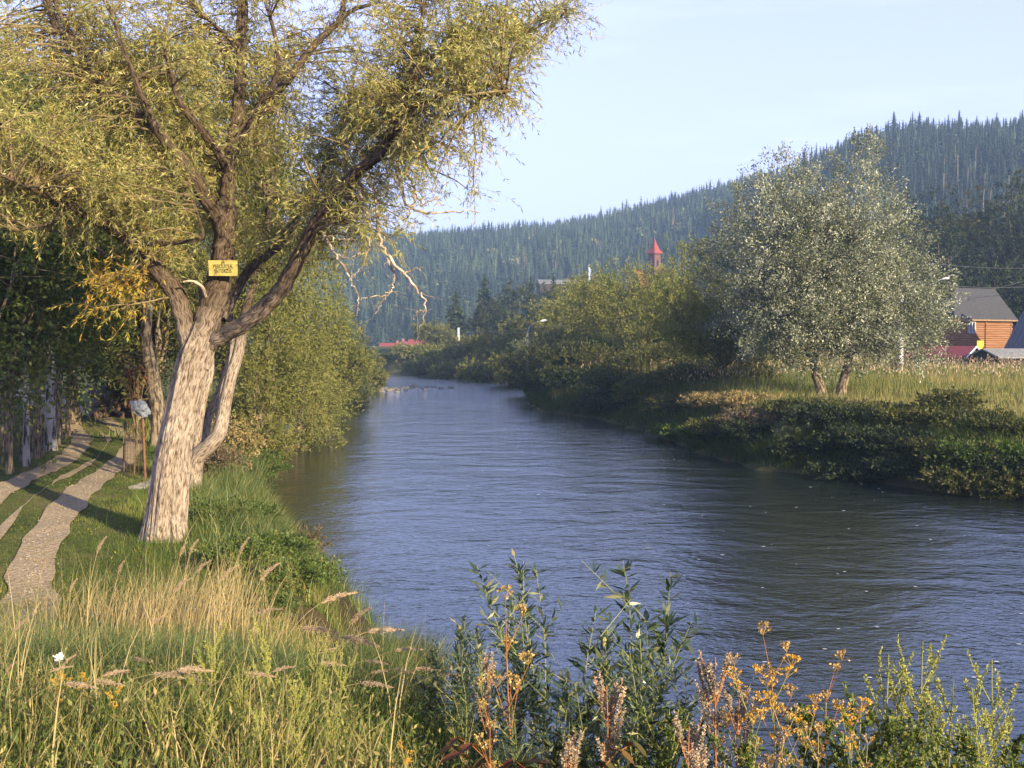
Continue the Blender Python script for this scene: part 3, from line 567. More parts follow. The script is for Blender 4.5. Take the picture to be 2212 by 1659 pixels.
# ------------------------------------------------------------------ main willow on the left bank (traced limb by limb, real depth for each limb)
TY = 20.0
rng = np.random.default_rng(42)
tb = W(357, 1178, TY); TX = tb[0]; TZ0 = tz(TX, TY)
DEPTH0 = TY
def limb(pts): # (dx, dy, depth offset, radius)
    P = [W(a, b_, DEPTH0 + d_) for a, b_, d_, r in pts]; return np.array(P), np.array([p_[3] for p_ in pts])
LIMBS = {
 'A': [(420, 790, .05, .20), (402, 712, .0, .195), (380, 640, -.1, .185), (350, 595, -.2, .18), (312, 553, -.3, .155), (275, 518, -.5, .13), (235, 490, -.8, .11), (195, 470, -1.1, .09), (150, 445, -1.5, .07), (95, 420, -2, .05), (30, 390, -2.5, .035), (-60, 350, -3, .02)],
 'B': [(425, 790, .05, .30), (440, 720, .0, .275), (462, 650, .05, .27), (476, 590, .05, .235), (483, 545, .1, .22), (488, 490, .1, .20), (491, 430, .2, .16), (494, 370, .2, .145), (503, 310, .3, .135), (512, 250, .3, .125), (519, 180, .4, .12), (521, 100, .4, .115), (523, 20, .5, .11), (526, -60, .5, .09), (535, -160, .6, .05)],
 'C': [(485, 520, .1, .16), (470, 465, -.1, .16), (447, 430, -.3, .145), (415, 378, -.6, .125), (380, 330, -.9, .11), (342, 285, -1.2, .095), (318, 235, -1.4, .08), (300, 195, -1.6, .06), (288, 160, -1.7, .045), (260, 90, -1.9, .03), (235, 10, -2, .02)],
 'C2': [(492, 375, .2, .10), (486, 355, 0, .095), (465, 320, -.3, .085), (435, 280, -.6, .075), (403, 243, -.9, .065), (384, 212, -1.1, .05), (370, 160, -1.2, .035), (350, 90, -1.4, .02)],
 'D': [(342, 285, -1.2, .09), (290, 235, -1.0, .095), (240, 195, -.8, .10), (200, 150, -.6, .10), (165, 95, -.4, .095), (128, 62, -.3, .09), (104, 12, -.2, .08), (85, -60, 0, .06), (60, -150, 0, .03)],
 'D2': [(160, 90, -.4, .06), (140, 50, -.2, .05), (122, 10, 0, .045), (115, -50, 0, .03)],
 'E': [(428, 790, .16, .13), (447, 757, .05, .155), (478, 728, -.15, .175), (540, 692, -.6, .175), (590, 645, -.8, .17), (630, 585, -1, .155), (658, 530, -1.1, .14), (690, 470, -1.2, .13), (722, 422, -1.3, .12), (770, 372, -1.4, .115), (825, 328, -1.5, .11), (860, 282, -1.5, .1), (880, 215, -1.4, .085), (895, 172, -1.4, .07), (903, 110, -1.3, .05), (912, 40, -1.2, .035), (925, -60, -1, .02)],
 'E1': [(825, 328, -1.5, .07), (850, 265, -1.9, .06), (875, 235, -2.2, .05), (930, 215, -2.4, .04), (985, 196, -2.5, .035), (1040, 190, -2.6, .028), (1085, 178, -2.7, .012)],
 'E2': [(985, 196, -2.5, .03), (1030, 205, -2.6, .022), (1075, 205, -2.7, .015), (1102, 197, -2.8, .007)],
 'E3': [(893, 172, -1.4, .05), (935, 125, -1.3, .04), (985, 92, -1.2, .035), (1050, 80, -1.2, .032), (1105, 76, -1.2, .028), (1145, 68, -1.3, .024), (1188, 42, -1.3, .015), (1230, 38, -1.3, .006)],
 'F': [(478, 690, .3, .13), (505, 640, .7, .12), (540, 582, 1.1, .11), (585, 545, 1.4, .10), (615, 515, 1.6, .09), (640, 470, 1.8, .075), (672, 415, 1.9, .055), (700, 360, 2, .04), (735, 290, 2.1, .03), (760, 200, 2.2, .02)],
 'G': [(505, 320, .3, .09), (535, 275, .5, .085), (575, 225, .8, .08), (620, 175, 1, .08), (655, 128, 1.1, .08), (690, 86, 1.2, .075), (735, 42, 1.3, .07), (742, 10, 1.3, .06), (750, -60, 1.4, .04)],
 'G2': [(733, 45, 1.3, .05), (765, 20, 1.3, .045), (812, 5, 1.3, .03), (850, -30, 1.3, .02)],
 'H': [(512, 290, .3, .07), (560, 230, .2, .06), (598, 160, 0, .05), (600, 110, 0, .045), (590, 60, 0, .04), (572, 0, 0, .03), (560, -60, 0, .02)],
 'I': [(497, 345, .2, .06), (520, 310, .4, .05), (550, 260, .7, .04), (600, 230, 1, .03)],
 'J': [(520, 130, .4, .05), (500, 90, .2, .045), (470, 60, 0, .035), (440, 35, -.2, .02)],
 'K': [(290, 525, -.4, .05), (345, 528, -.9, .045), (400, 522, -1.1, .04), (437, 512, -1.2, .03), (432, 480, -1.2, .025), (418, 430, -1.3, .02), (410, 385, -1.3, .01)],
 'L': [(345, 590, -.2, .07), (300, 600, .6, .06), (240, 560, 1.2, .05), (180, 520, 1.6, .04), (120, 500, 2, .03), (40, 490, 2.4, .02)],
 'N': [(150, 445, -1.5, .04), (110, 480, -1.9, .03), (75, 490, -2.1, .02), (30, 500, -2.3, .01)],
 'O': [(0, 275, -4, .07), (-40, 260, -4, .08), (-120, 235, -3.6, .09), (-200, 300, -3, .1)],
}
DEAD = [
 [(842, 345, -1.5, .03), (862, 385, -1.9, .028), (880, 440, -2.1, .024), (925, 460, -2.2, .02), (975, 458, -2.2, .014), (1035, 455, -2.2, .006)],
 [(850, 360, -1.5, .03), (885, 385, -1.8, .026), (893, 430, -1.9, .02), (880, 470, -2, .014), (870, 500, -2, .006)],
 [(880, 400, -1.8, .018), (915, 440, -2, .015), (945, 425, -2.1, .01), (935, 460, -2.1, .005)],
 [(800, 385, -1.4, .035), (812, 430, -1.8, .03), (815, 490, -2, .028), (832, 540, -2.1, .026), (868, 588, -2.2, .024), (905, 628, -2.3, .018), (919, 655, -2.3, .012), (918, 680, -2.3, .008), (905, 712, -2.3, .004)],
 [(918, 668, -2.3, .007), (900, 675, -2.3, .005), (892, 690, -2.3, .003)],
 [(832, 545, -2.1, .022), (846, 580, -2.1, .02), (852, 612, -2.1, .016), (838, 632, -2.1, .013), (800, 642, -2.2, .009), (775, 648, -2.2, .004)],
 [(845, 625, -2.1, .01), (825, 655, -2.1, .007), (810, 680, -2.1, .003)],
 [(690, 500, -1.2, .028), (720, 540, -1.6, .024), (750, 590, -1.8, .018), (768, 625, -1.8, .014), (775, 655, -1.8, .009), (770, 685, -1.8, .004)],
 [(720, 545, -1.6, .014), (755, 560, -1.7, .012), (790, 540, -1.8, .01), (830, 520, -1.9, .006)],
 [(865, 590, -2.2, .012), (890, 585, -2.2, .008), (915, 576, -2.2, .004)],
 [(770, 400, -1.4, .03), (790, 440, -1.8, .025), (800, 520, -1.9, .015), (785, 570, -2, .01), (760, 600, -2, .005)],
 [(690, 512, -1.2, .022), (730, 515, -1.5, .015), (775, 520, -1.6, .01), (820, 512, -1.7, .005)],
 [(1230, 30, -1.3, .008), (1262, 28, -1.3, .006), (1290, 15, -1.3, .004), (1325, 5, -1.3, .002)],
 [(1240, 30, -1.3, .008), (1245, 60, -1.3, .006), (1270, 75, -1.3, .005), (1300, 82, -1.3, .003), (1308, 60, -1.3, .002)],
 [(1230, 45, -1.3, .006), (1215, 60, -1.3, .004), (1180, 75, -1.3, .002)],
 [(985, 250, -2.2, .014), (1000, 290, -2.3, .01), (1030, 275, -2.3, .007), (1060, 250, -2.3, .004), (1100, 235, -2.3, .002)],
 [(930, 330, -2, .012), (980, 352, -2.1, .009), (1030, 358, -2.2, .006), (1055, 335, -2.2, .003)],
]
root = empty('willow_tree', (TX, TY, TZ0), 'big old willow with pale leaning trunk carrying the yellow board', 'tree')
off = np.array([TX, TY, TZ0])
def flute(th, ln): return 1 + .055 * np.sin(th * 5 + ln * .5) + .04 * np.sin(th * 9 - ln * .8 + 1) + .03 * np.sin(th * 17 + ln * 2.3) + .022 * np.sin(th * 29 + 1.5 * np.sin(ln * 1.7)) + .012 * np.sin(th * 41 - ln * 3)
tr = Geo()
trunk_pts = [(352, 1215, 0, .56), (355, 1190, 0, .47), (357, 1170, 0, .41), (360, 1130, 0, .375), (366, 1060, 0, .345), (376, 980, 0, .315), (390, 900, 0, .29), (404, 840, 0, .295), (416, 790, 0, .30), (427, 755, 0, .305), (434, 730, 0, .26), (440, 700, 0, .2)]
P, R = limb(trunk_pts); n_ = 70; tt = np.linspace(0, 1, n_); Pi = spline(P, n_); Ri = np.interp(tt, np.linspace(0, 1, len(R)), R)
def rootflare(th, ln): return flute(th, ln) * (1 + .34 * np.clip(1.2 - ln, 0, 1) ** 1.5 * (np.sin(th * 3 + .5) * .6 + np.sin(th * 5 + 2) * .5))
tr.tubes(Pi - off, Ri, 128, shape=rootflare)
tr.build('trunk', M['bark'], root, smooth=True)
limbpts = []
lg = Geo()
for kname, pts in LIMBS.items():
    P, R = limb(pts); R = R * {'E': .86, 'A': .9, 'F': .8, 'B': .92}.get(kname, .95); n_ = len(P) * 7; Pi = spline(P, n_); Ri = np.interp(np.linspace(0, 1, n_), np.linspace(0, 1, len(R)), R)
    jit = rng.normal(size=Pi.shape) * (Ri * .07)[:, None]; jit[:6] = 0
    lg.tubes(Pi + jit - off, Ri, 20 if R[0] > .09 else 9, shape=flute)
    limbpts.append(np.hstack([Pi, Ri[:, None]]))
lg.build('limb', M['bark2'], root, smooth=True)
for pts in DEAD:
    dg = Geo()
    P, R = limb(pts); Pi = spline(P, len(P) * 5); Ri = np.interp(np.linspace(0, 1, len(Pi)), np.linspace(0, 1, len(R)), R)
    Pi[1:] += rng.normal(size=(len(Pi) - 1, 3)) * .018
    dg.tubes(Pi - off, Ri, 6)
    for k in range(5):                                  # fine dead side twigs
        i = rng.integers(3, len(Pi) - 1); d = norm(rng.normal(size=3) * [1, .6, .8]); Ln = rng.uniform(.2, .55); q = [Pi[i]]
        for _ in range(4): q.append(q[-1] + d * Ln / 4); d = norm(d + rng.normal(size=3) * .3)
        dg.tubes(np.array(q) - off, np.linspace(min(Ri[i] * .5, .006), .0015, 5), 4)
    dg.build('dead_branch', M['deadwood'], root)
dg = Geo(); stub, rs_ = limb([(444, 640, -.2, .035), (438, 622, -.4, .034), (425, 611, -.45, .03), (410, 607, -.45, .022), (395, 609, -.55, .015)])
dg.tubes(spline(stub, 16) - off, np.interp(np.linspace(0, 1, 16), np.linspace(0, 1, 5), rs_), 8)
dg.build('dead_branch', M['deadwood'], root)
LP_ = np.vstack(limbpts)
# leaf bearing regions: (dx, dy, rx, ry, depth, number of sprays)
REG = [(60, 60, 170, 110, 0, 60), (330, 70, 170, 110, -.5, 90), (420, 150, 130, 110, -.8, 80), (250, 210, 170, 110, -1.2, 90), (60, 230, 150, 120, -1.5, 75), (160, 350, 190, 100, -1.5, 110), (330, 420, 110, 110, -1.2, 70),
       (120, 430, 170, 70, -1.5, 60), (330, 500, 80, 60, -1, 24), (250, 620, 70, 70, -1.0, 24), (560, 190, 110, 150, -.3, 70), (600, 320, 90, 110, -.5, 50), (640, 60, 120, 90, .2, 55), (700, 240, 110, 110, -.6, 80),
       (790, 110, 120, 110, -1, 110), (820, 250, 110, 110, -1.6, 100), (900, 80, 130, 110, -1.4, 110), (950, 180, 130, 100, -2, 120), (1030, 80, 110, 80, -1.4, 90), (1080, 130, 60, 120, -1.8, 45), (1120, 30, 110, 50, -1.4, 36), (930, 300, 90, 70, -2, 65),
       (650, 440, 110, 80, -.2, 75), (760, 420, 90, 90, -1.4, 50), (830, 440, 110, 80, -1.8, 26), (560, 480, 70, 60, 0, 22), (720, 480, 110, 50, -1.5, 26), (1010, 310, 30, 60, -2.2, 7), (1060, 230, 60, 40, -2.4, 9), (980, 395, 60, 30, -2, 6), (1050, 320, 20, 12, -2.2, 2),
       (430, -60, 350, 60, 0, 60), (850, -50, 350, 50, -.5, 60), (-100, 250, 120, 250, -2, 60), (560, 60, 90, 80, -.4, 40), (200, 110, 120, 90, -.6, 40), (700, 150, 90, 80, -.4, 30), (1215, 20, 25, 30, -1.3, 6), (300, 310, 130, 80, -1.6, 55)]
cs = []; yl = []
for (dx, dy, rx, ry, dep, nn) in REG:
    for _ in range(int(nn * (.92 if dx < 640 else .62))):
        a = rng.uniform(0, 6.283); r_ = math.sqrt(rng.random()); cs.append(W(dx + math.cos(a) * r_ * rx, dy + math.sin(a) * r_ * ry, DEPTH0 + dep + rng.normal() * .95))
        yl.append(dx < 330 and dy > 540)
cs = np.array(cs); yl = np.array(yl)
KEEP = np.vstack([limbpts[list(LIMBS).index(k_)][:, :3] for k_ in ('A', 'B', 'C', 'C2', 'D', 'E', 'F', 'G')])
dk = np.array([np.min(np.hypot(KEEP[:, 0] - c[0], KEEP[:, 2] - c[2])) for c in cs]); di = np.array([KEEP[np.argmin(np.hypot(KEEP[:, 0] - c[0], KEEP[:, 2] - c[2])), 1] for c in cs])
infront = (cs[:, 1] < di + .1) & (dk < .6) & (rng.random(len(cs)) < .88)
cs[infront, 1] = di[infront] + rng.uniform(.5, 1.6, infront.sum())
drop = infront & (rng.random(len(cs)) < .35); cs = cs[~drop]; yl = yl[~drop]
# secondary branches: from the limbs out to every spray
bg_ = Geo(); base = []
P0s = []; D0s = []
for c in cs:
    d = np.linalg.norm(LP_[:, :3] - c, axis=1) + np.maximum(0, LP_[:, 2] - c[2]) * .5 + rng.random(len(LP_)) * .5; i = int(np.argmin(d)); s0 = LP_[i, :3]; v = c - s0; ln = np.linalg.norm(v)
    mid = s0 + v * .5 + np.array([0, 0, .12 * ln]) + rng.normal(size=3) * .08 * ln; t = np.linspace(0, 1, 8)[:, None]
    PP = (1 - t) ** 2 * s0 + 2 * t * (1 - t) * mid + t ** 2 * c; PP[1:] += rng.normal(size=(7, 3)) * .012
    base.append(PP); D0s.append(norm(c - mid))
base = np.array(base); r0 = np.clip(.006 + .009 * np.linalg.norm(base[:, -1] - base[:, 0], axis=1), .006, .03)
bg_.tubes(base - off, r0[:, None] * np.linspace(1, .35, 8)[None], 4)
# sprigs
ns = 8; nsp = len(cs) * ns; D0 = np.repeat(np.array(D0s), ns, 0); ci = np.repeat(np.arange(len(cs)), ns)
tpos = rng.random(nsp) ** .7; fi = tpos * 6.99; i0 = fi.astype(int); f = (fi - i0)[:, None]
S0 = base[ci, np.minimum(i0, 7)] * (1 - f) + base[ci, np.minimum(i0 + 1, 7)] * f
near = np.linalg.norm(base[:, -1] - base[:, 0], axis=1)[ci]
S0 = np.where(((1 - tpos) * near > 1.1)[:, None], base[ci, 7], S0)
dirn = norm(D0 * .7 + rng.normal(size=(nsp, 3)) * .75 + np.array([0, 0, .25])); SL = rng.uniform(.35, .85, nsp)
t = np.linspace(0, 1, 6)[None, :, None]
SP = S0[:, None] + dirn[:, None] * SL[:, None, None] * t + np.array([0, 0, -1.0]) * (SL[:, None, None] * .38 * t ** 2) + rng.normal(size=(nsp, 6, 3)) * .008 * t
bg_.tubes(SP - off, np.array([.0042, .0036, .003, .0025, .002, .001])[None] * np.ones((nsp, 1)), 3)
bg_.build('branchlet', M['twig'], root)
nl_ = 15; tl = rng.uniform(.12, 1, (nsp, nl_)); fi = tl * 4.99; i0 = fi.astype(int); f = (fi - i0)[..., None]; ar_ = np.arange(nsp)[:, None]
LPp = SP[ar_, i0] * (1 - f) + SP[ar_, i0 + 1] * f; Tn = norm(SP[ar_, i0 + 1] - SP[ar_, i0])
LD = norm(Tn * .65 + rng.normal(size=LPp.shape) * .5 + np.array([0, 0, -.16]))
isy = np.repeat(yl[ci], nl_); cr_ = rng.random(len(cs)); cb_ = np.repeat(cr_[ci], nl_)
lv = Geo(); Pf = LPp.reshape(-1, 3) - off; Df = LD.reshape(-1, 3); rr = np.clip(.35 * cb_ + .65 * rng.random(len(Pf)), 0, 1); rr = np.where(rng.random(len(Pf)) < .03, .97, rr)
sel_ = ~isy
lv.leaves(Pf[sel_], Df[sel_], rng.uniform(.075, .135, sel_.sum()), rng.uniform(.014, .023, sel_.sum()), rng, rr[sel_])
lv.leaves(Pf[isy], Df[isy], rng.uniform(.09, .14, isy.sum()), rng.uniform(.018, .028, isy.sum()), rng, rr[isy], mi=1)
lv.build('crown', [M['willow'], M['yellow']], root)

# yellow board nailed to the trunk
q = W(482, 580, TY - .33); sb = empty('warning_board', q, 'yellow wooden board with dark lettering nailed to the big willow', 'sign', rz=rad(4))
M['board'] = plain('yellow_board', (.44, .36, .10), .7, 1, 6, (.30, .22, .06), .002, (1, 1, 9))
M['ink'] = plain('faded_ink', (.04, .05, .015), .8, 1, 30, (.09, .09, .025))
g = Geo(); bw = .535
for k, (zc, h_) in enumerate([(.112, .078), (.0345, .073), (-.071, .134)]): g.box((.003 * (k - 1), 0, zc), (bw - .004 * k, .02, h_))
g.build('board', M['board'], sb)
for txt, zc, s_ in (('PESCUITUL', .034, .075), ('INTERZIS', -.052, .08)):
    cu = bpy.data.curves.new('lettering', 'FONT'); cu.body = txt; cu.size = s_ * 1.25; cu.align_x = 'CENTER'; cu.align_y = 'CENTER'; cu.extrude = .0012; cu.offset = .0022; cu.space_character = 1.08
    to = bpy.data.objects.new('lettering_tmp', cu); COL.objects.link(to); bpy.context.view_layer.update()
    me = bpy.data.meshes.new_from_object(to.evaluated_get(bpy.context.evaluated_depsgraph_get())); bpy.data.objects.remove(to)
    xs_ = [v.co.x for v in me.vertices]; wdt = max(xs_) - min(xs_); me.materials.clear(); me.materials.append(M['ink'])
    lo_ = bpy.data.objects.new('lettering', me); COL.objects.link(lo_); lo_.parent = sb; lo_.location = (.0, -.0135, zc); lo_.rotation_euler = (rad(90), 0, 0); fx = (.37 if s_ < .08 else .31) / wdt; lo_.scale = (fx, 1, 1)
g = Geo()
for xx_ in (-.16, .0, .19): g.box((xx_, -.0115, -.118), (.01, .006, .01), rz=.7)
g.build('nail', M['barkd'], sb)

# ------------------------------------------------------------------ second and third willow just behind, with their own traced trunks
def traced(label, y, trunks, lobes, leaf, seed, n, L, bark='bark', name='willow_tree', ar=.24, clump=.8, extra=16, dirs=None, sh=.45, r_s=.05):
    rng = np.random.default_rng(seed); p0 = W(trunks[0][0][0], trunks[0][0][1], y); z0 = tz(p0[0], y); e = empty(name, (p0[0], y, z0), label, 'tree'); off = np.array([p0[0], y, z0])
    g = Geo(); tips = []
    for pts in trunks:
        P = np.array([W(a, b_, y + d_) for a, b_, d_, r in pts]); R = np.array([q[3] for q in pts])
        n_ = len(P) * 6; Pi = spline(P, n_); Ri = np.interp(np.linspace(0, 1, n_), np.linspace(0, 1, len(R)), R)
        if P[0][2] < z0 + .8: Pi[0, 2] -= .5
        g.tubes(Pi - off, Ri, 18, shape=flute); tips.append(Pi[n_ // 2:])
    mD_ = K / FPX * y; lob = []
    for dx, dy, rx, ry, dep in lobes:
        c = W(dx, dy, y + dep) - off; lob.append((*c, rx * mD_, min(rx, ry) * mD_, ry * mD_))
    c, P, D = crown_pts(rng, lob, n, 22, clump, sh); tips = np.vstack(tips) - off
    for k in range(extra * 3):
        tg = c[rng.integers(len(c))]; s0 = tips[int(np.argmin(np.linalg.norm(tips - tg, axis=1) + rng.random(len(tips)) * 2))]; t = np.linspace(0, 1, 7)[:, None]; v = tg - s0
        PP = s0 + v * t + np.array([0, 0, .15]) * np.linalg.norm(v) * (t * (1 - t)) * 2; PP[1:-1] += rng.normal(size=(5, 3)) * .06
        g.tubes(PP, np.linspace(r_s, .01, 7), 5)
    g.build('trunk', M[bark], e, smooth=True)
    g = Geo(); nn = len(P); b0 = np.repeat(rng.random(nn // 22), 22); D = norm(D + np.array([0, 0, -.25]))
    g.leaves(P, D, L * rng.uniform(.6, 1.3, nn), L * ar * rng.uniform(.7, 1.2, nn), rng, np.clip(.5 * b0 + .5 * rng.random(nn), 0, 1)); g.build('crown', M[leaf], e)
    return e
traced('forked pale willow leaning behind the big willow beside the river', 28.3,
    [[(420, 1065, 0, .30), (417, 1040, 0, .26), (425, 990, 0, .22), (455, 960, -.1, .20), (475, 930, -.1, .19), (487, 870, 0, .17), (500, 810, 0, .16), (515, 760, .1, .15), (525, 700, .2, .13), (545, 620, .4, .11), (570, 520, .6, .09), (590, 420, .8, .06)],
     [(430, 985, .1, .16), (440, 950, .5, .14), (450, 900, .7, .12), (475, 845, .9, .11), (498, 770, 1, .1), (500, 700, 1.2, .09), (490, 600, 1.5, .07), (470, 480, 1.8, .05)],
     [(425, 990, 0, .12), (428, 930, .2, .11), (440, 860, .4, .1), (455, 800, .6, .09), (450, 720, .8, .08), (430, 620, 1, .05)]],
    [(520, 430, 110, 110, 1.5), (610, 480, 100, 90, 1), (640, 600, 70, 60, .5), (560, 620, 60, 60, 1), (450, 330, 120, 120, 2), (580, 330, 110, 90, 2), (480, 180, 140, 110, 2.5)], 'bank', 501, 26000, .17)
traced('dark curved willow trunk behind the sapling with the plastic bag', 38.4,
    [[(345, 985, 0, .33), (340, 965, 0, .30), (343, 920, 0, .27), (335, 850, 0, .25), (325, 790, 0, .23), (315, 730, 0, .2), (320, 650, .2, .17), (330, 560, .4, .13), (340, 450, .6, .09)]],
    [(330, 480, 90, 90, 0), (380, 620, 60, 50, 1), (260, 560, 70, 70, 0), (330, 330, 130, 110, 1), (230, 420, 80, 80, 1), (200, 240, 130, 120, 1.5), (360, 180, 130, 100, 2)], 'bank', 502, 22000, .2, 'barkd')

GL = 'willows along the left bank'
def TL(dx, top, wd, d, lab, leaf='bank', seed=0, **k): return tree_at('willow_tree', dx, top, wd, d, lab, leaf, 520 + seed, GL, **k)
TL(575, 560, 190, 47, 'lit willow filling the gap right of the forked trunk', 'bank', 1, cb=.1, n=17000, L=.19, ar=.3, per=24, clump=.9)
TL(655, 545, 185, 62, 'tall yellow green willow in the middle of the left bank', 'bank', 2, cb=.03, n=20000, L=.22, ar=.28, per=24, clump=1.1)
TL(640, 700, 190, 56, 'lower willow with hanging foliage over the left bank grass', 'bank', 3, cb=.02, n=18000, L=.2, ar=.28, per=24)
TL(715, 625, 150, 80, 'willow with a bare leaning branch above the riverside', 'bank', 4, cb=.02, n=17000, L=.26, ar=.3, per=24)
TL(752, 680, 85, 98, 'silvery green willow near the end of the left bank', 'silverolive', 5, cb=.01, n=9000, L=.3, ar=.3)
TL(768, 735, 75, 112, 'round willow bush near the tip of the left bank', 'bank', 6, cb=.0, n=8000, L=.32, ar=.3)
TL(803, 758, 62, 122, 'lowest willow bush at the very tip of the left bank', 'bank', 7, cb=.0, n=7000, L=.32, ar=.3)
TL(725, 770, 110, 92, 'low yellow bush at the foot of the left bank willows', 'bank', 8, cb=.0, n=9000, L=.26, ar=.3)
TL(780, 705, 50, 150, 'small grey green tree peeping over the end of the left bank', 'silverolive', 9, cb=.0, n=5000, L=.4)
TL(560, 740, 110, 44, 'brushy undergrowth willow between the trunks and the river', 'bank', 10, cb=.0, n=10000, L=.16, ar=.28)
p = W(640, 850, 60)
# bare leaning branch seen against that foliage
GW = 'tall trees behind the big willow'
def TB(dx, top, wd, d, lab, leaf='bank', seed=0, **k): return tree_at('broadleaf_tree', dx, top, wd, d, lab, leaf, 560 + seed, GW, **k)
TB(480, 130, 330, 52, 'tall olive tree right behind the central limb of the big willow', 'bank', 1, cb=.12, n=24000, L=.26, ar=.32, per=22, nl=9)
TB(330, 190, 280, 46, 'tall tree behind the left limb of the big willow', 'olive', 2, cb=.15, n=22000, L=.24, ar=.32, per=22, nl=9)
TB(150, 230, 300, 50, 'tall yellowish tree over the dirt track', 'bank', 3, cb=.2, n=22000, L=.25, ar=.32, per=22, nl=9)
TB(0, 60, 330, 40, 'tall tree at the left edge of the picture above the birches', 'bank', 4, cb=.3, n=24000, L=.2, ar=.32, per=22, nl=9)
TB(-170, 0, 330, 36, 'tall tree beyond the left edge', 'bank', 5, cb=.2, n=14000, L=.22, ar=.32, per=22, nl=9)

# birches and dark trees along the track
GBi = 'birches along the dirt track'
def birch(dx, dbase, d, H, Wd, lab, seed, leaf='birch', bark='birchbark', r0=.15, cb=.28, n=14000, name='birch_tree', cat='birch tree', grp=GBi):
    q = W(dx, dbase, d); zb = tz(q[0], d); return build_tree(name, lab, cat, grp, q[0], d, zb, H, Wd, M[leaf], M[bark], seed, n=n, L=.17, ar=.5, cb=cb, clump=1.0, per=22, r0=r0, limbs=10, nl=10, lean=(.2, 0))
birch(57, 985, 33, 12, 6.5, 'slim birch with white trunk nearest the left edge', 601, r0=.1)
birch(110, 960, 37, 14, 7, 'tallest birch with bright white trunk beside the track', 602, r0=.19)
birch(82, 975, 35, 11, 5, 'thin dark trunked tree between the two white birches', 603, bark='barkd', r0=.1)
birch(128, 935, 42, 12, 6, 'dark trunked tree just behind the brightest birch', 604, bark='barkd', r0=.12)
birch(20, 990, 31, 10, 6, 'dark leafy tree at the left edge with hanging twigs', 605, bark='barkd', r0=.1, cb=.2)
birch(-60, 1000, 28, 11, 7, 'dark tree beyond the left edge by the fence', 606, bark='barkd', cb=.2)
birch(150, 915, 50, 13, 8, 'dark tree arching over the far end of the track', 607, bark='barkd', cb=.16)
birch(205, 880, 66, 14, 9, 'dark tree closing the view at the end of the track', 608, bark='barkd', cb=.05)
birch(60, 900, 52, 14, 10, 'dark tree deep in the grove behind the birches', 609, bark='barkd', cb=.05)
birch(-20, 920, 46, 14, 10, 'dark tree in the grove at the left edge behind the birches', 610, bark='barkd', cb=.05)
birch(262, 870, 60, 11, 8, 'dark leafy tree behind the timber pile', 611, bark='barkd', cb=.1)
birch(300, 880, 52, 12, 6, 'dark tree behind the curved willow trunk', 612, bark='barkd', cb=.12)
birch(120, 890, 78, 16, 14, 'dark tree farthest along the track', 613, bark='barkd', cb=.03)
birch(-120, 930, 44, 14, 12, 'dark tree beyond the left edge behind the fence', 614, bark='barkd', cb=.03)

# ------------------------------------------------------------------ log house and outbuildings on the right
M['logs'] = plain('log_wall', (.34, .17, .085), .8, 1, 1.2, (.22, .10, .045), .01, (.4, .4, 7))
M['shingle'] = plain('grey_shingle', (.07, .07, .077), .85, 1, 2.2, (.042, .042, .047), .01, (1.5, 1.5, 8))
M['trim'] = plain('white_trim', (.75, .75, .78), .5)
M['glass'] = plain('window_glass', (.02, .025, .03), .08, spec=.6)
M['darkwood'] = plain('dark_wood', (.07, .05, .035), .85, 1, 3)
M['fascia'] = plain('fascia_board', (.35, .22, .13), .8)
HY = 110.0; hc = W(2060, 770, HY); HX0 = hc[0]; HZ0 = tz(HX0, HY) - .1; EAVE = W(2060, 688, HY)[2] - HZ0; RIDGE = W(2060, 622, HY + 4)[2] - HZ0
AH = rad(24); U = np.array([math.cos(AH), math.sin(AH), 0]); Vv = np.array([-math.sin(AH), math.cos(AH), 0])
house = empty('log_house', (HX0, HY, HZ0), 'two storey orange log house with steep grey shingle roof and white window', 'house', rz=AH)
LEN = 8.2; DEP = 5.2; WL = 13.0
g = Geo(); lh = .235; nlog = int(EAVE / lh)
def logwall(g, a, b_, z0, n_, rr=.125):
    for k in range(n_):
        e_ = .18 * (1 if k % 2 else .6); d_ = norm(np.array(b_, float) - np.array(a, float)); p0_ = np.array([*a, z0 + (k + .5) * lh]) - np.array([*d_, 0]) * e_; p1_ = np.array([*b_, z0 + (k + .5) * lh]) + np.array([*d_, 0]) * e_
        g.tubes(np.array([p0_, (p0_ + p1_) / 2, p1_]), np.array([rr] * 3) * (1 + .05 * math.sin(k * 2.7)), 8, cap=True)
logwall(g, (0, 0), (LEN, 0), 0, nlog); logwall(g, (LEN, 0), (LEN, DEP), 0, nlog); logwall(g, (0, 0), (0, WL), 0, nlog); logwall(g, (LEN, DEP), (0, DEP), 0, nlog); logwall(g, (0, WL), (DEP, WL), 0, nlog); logwall(g, (DEP, DEP), (DEP, WL), 0, nlog)
for xj in (4.35,):                                          # projecting ends of the inner cross wall
    for k in range(nlog): g.tubes(np.array([[xj, -.26, (k + .5) * lh], [xj, .1, (k + .5) * lh]]), np.array([.085, .085]), 7, cap=True)
g.build('wall', M['logs'], house)
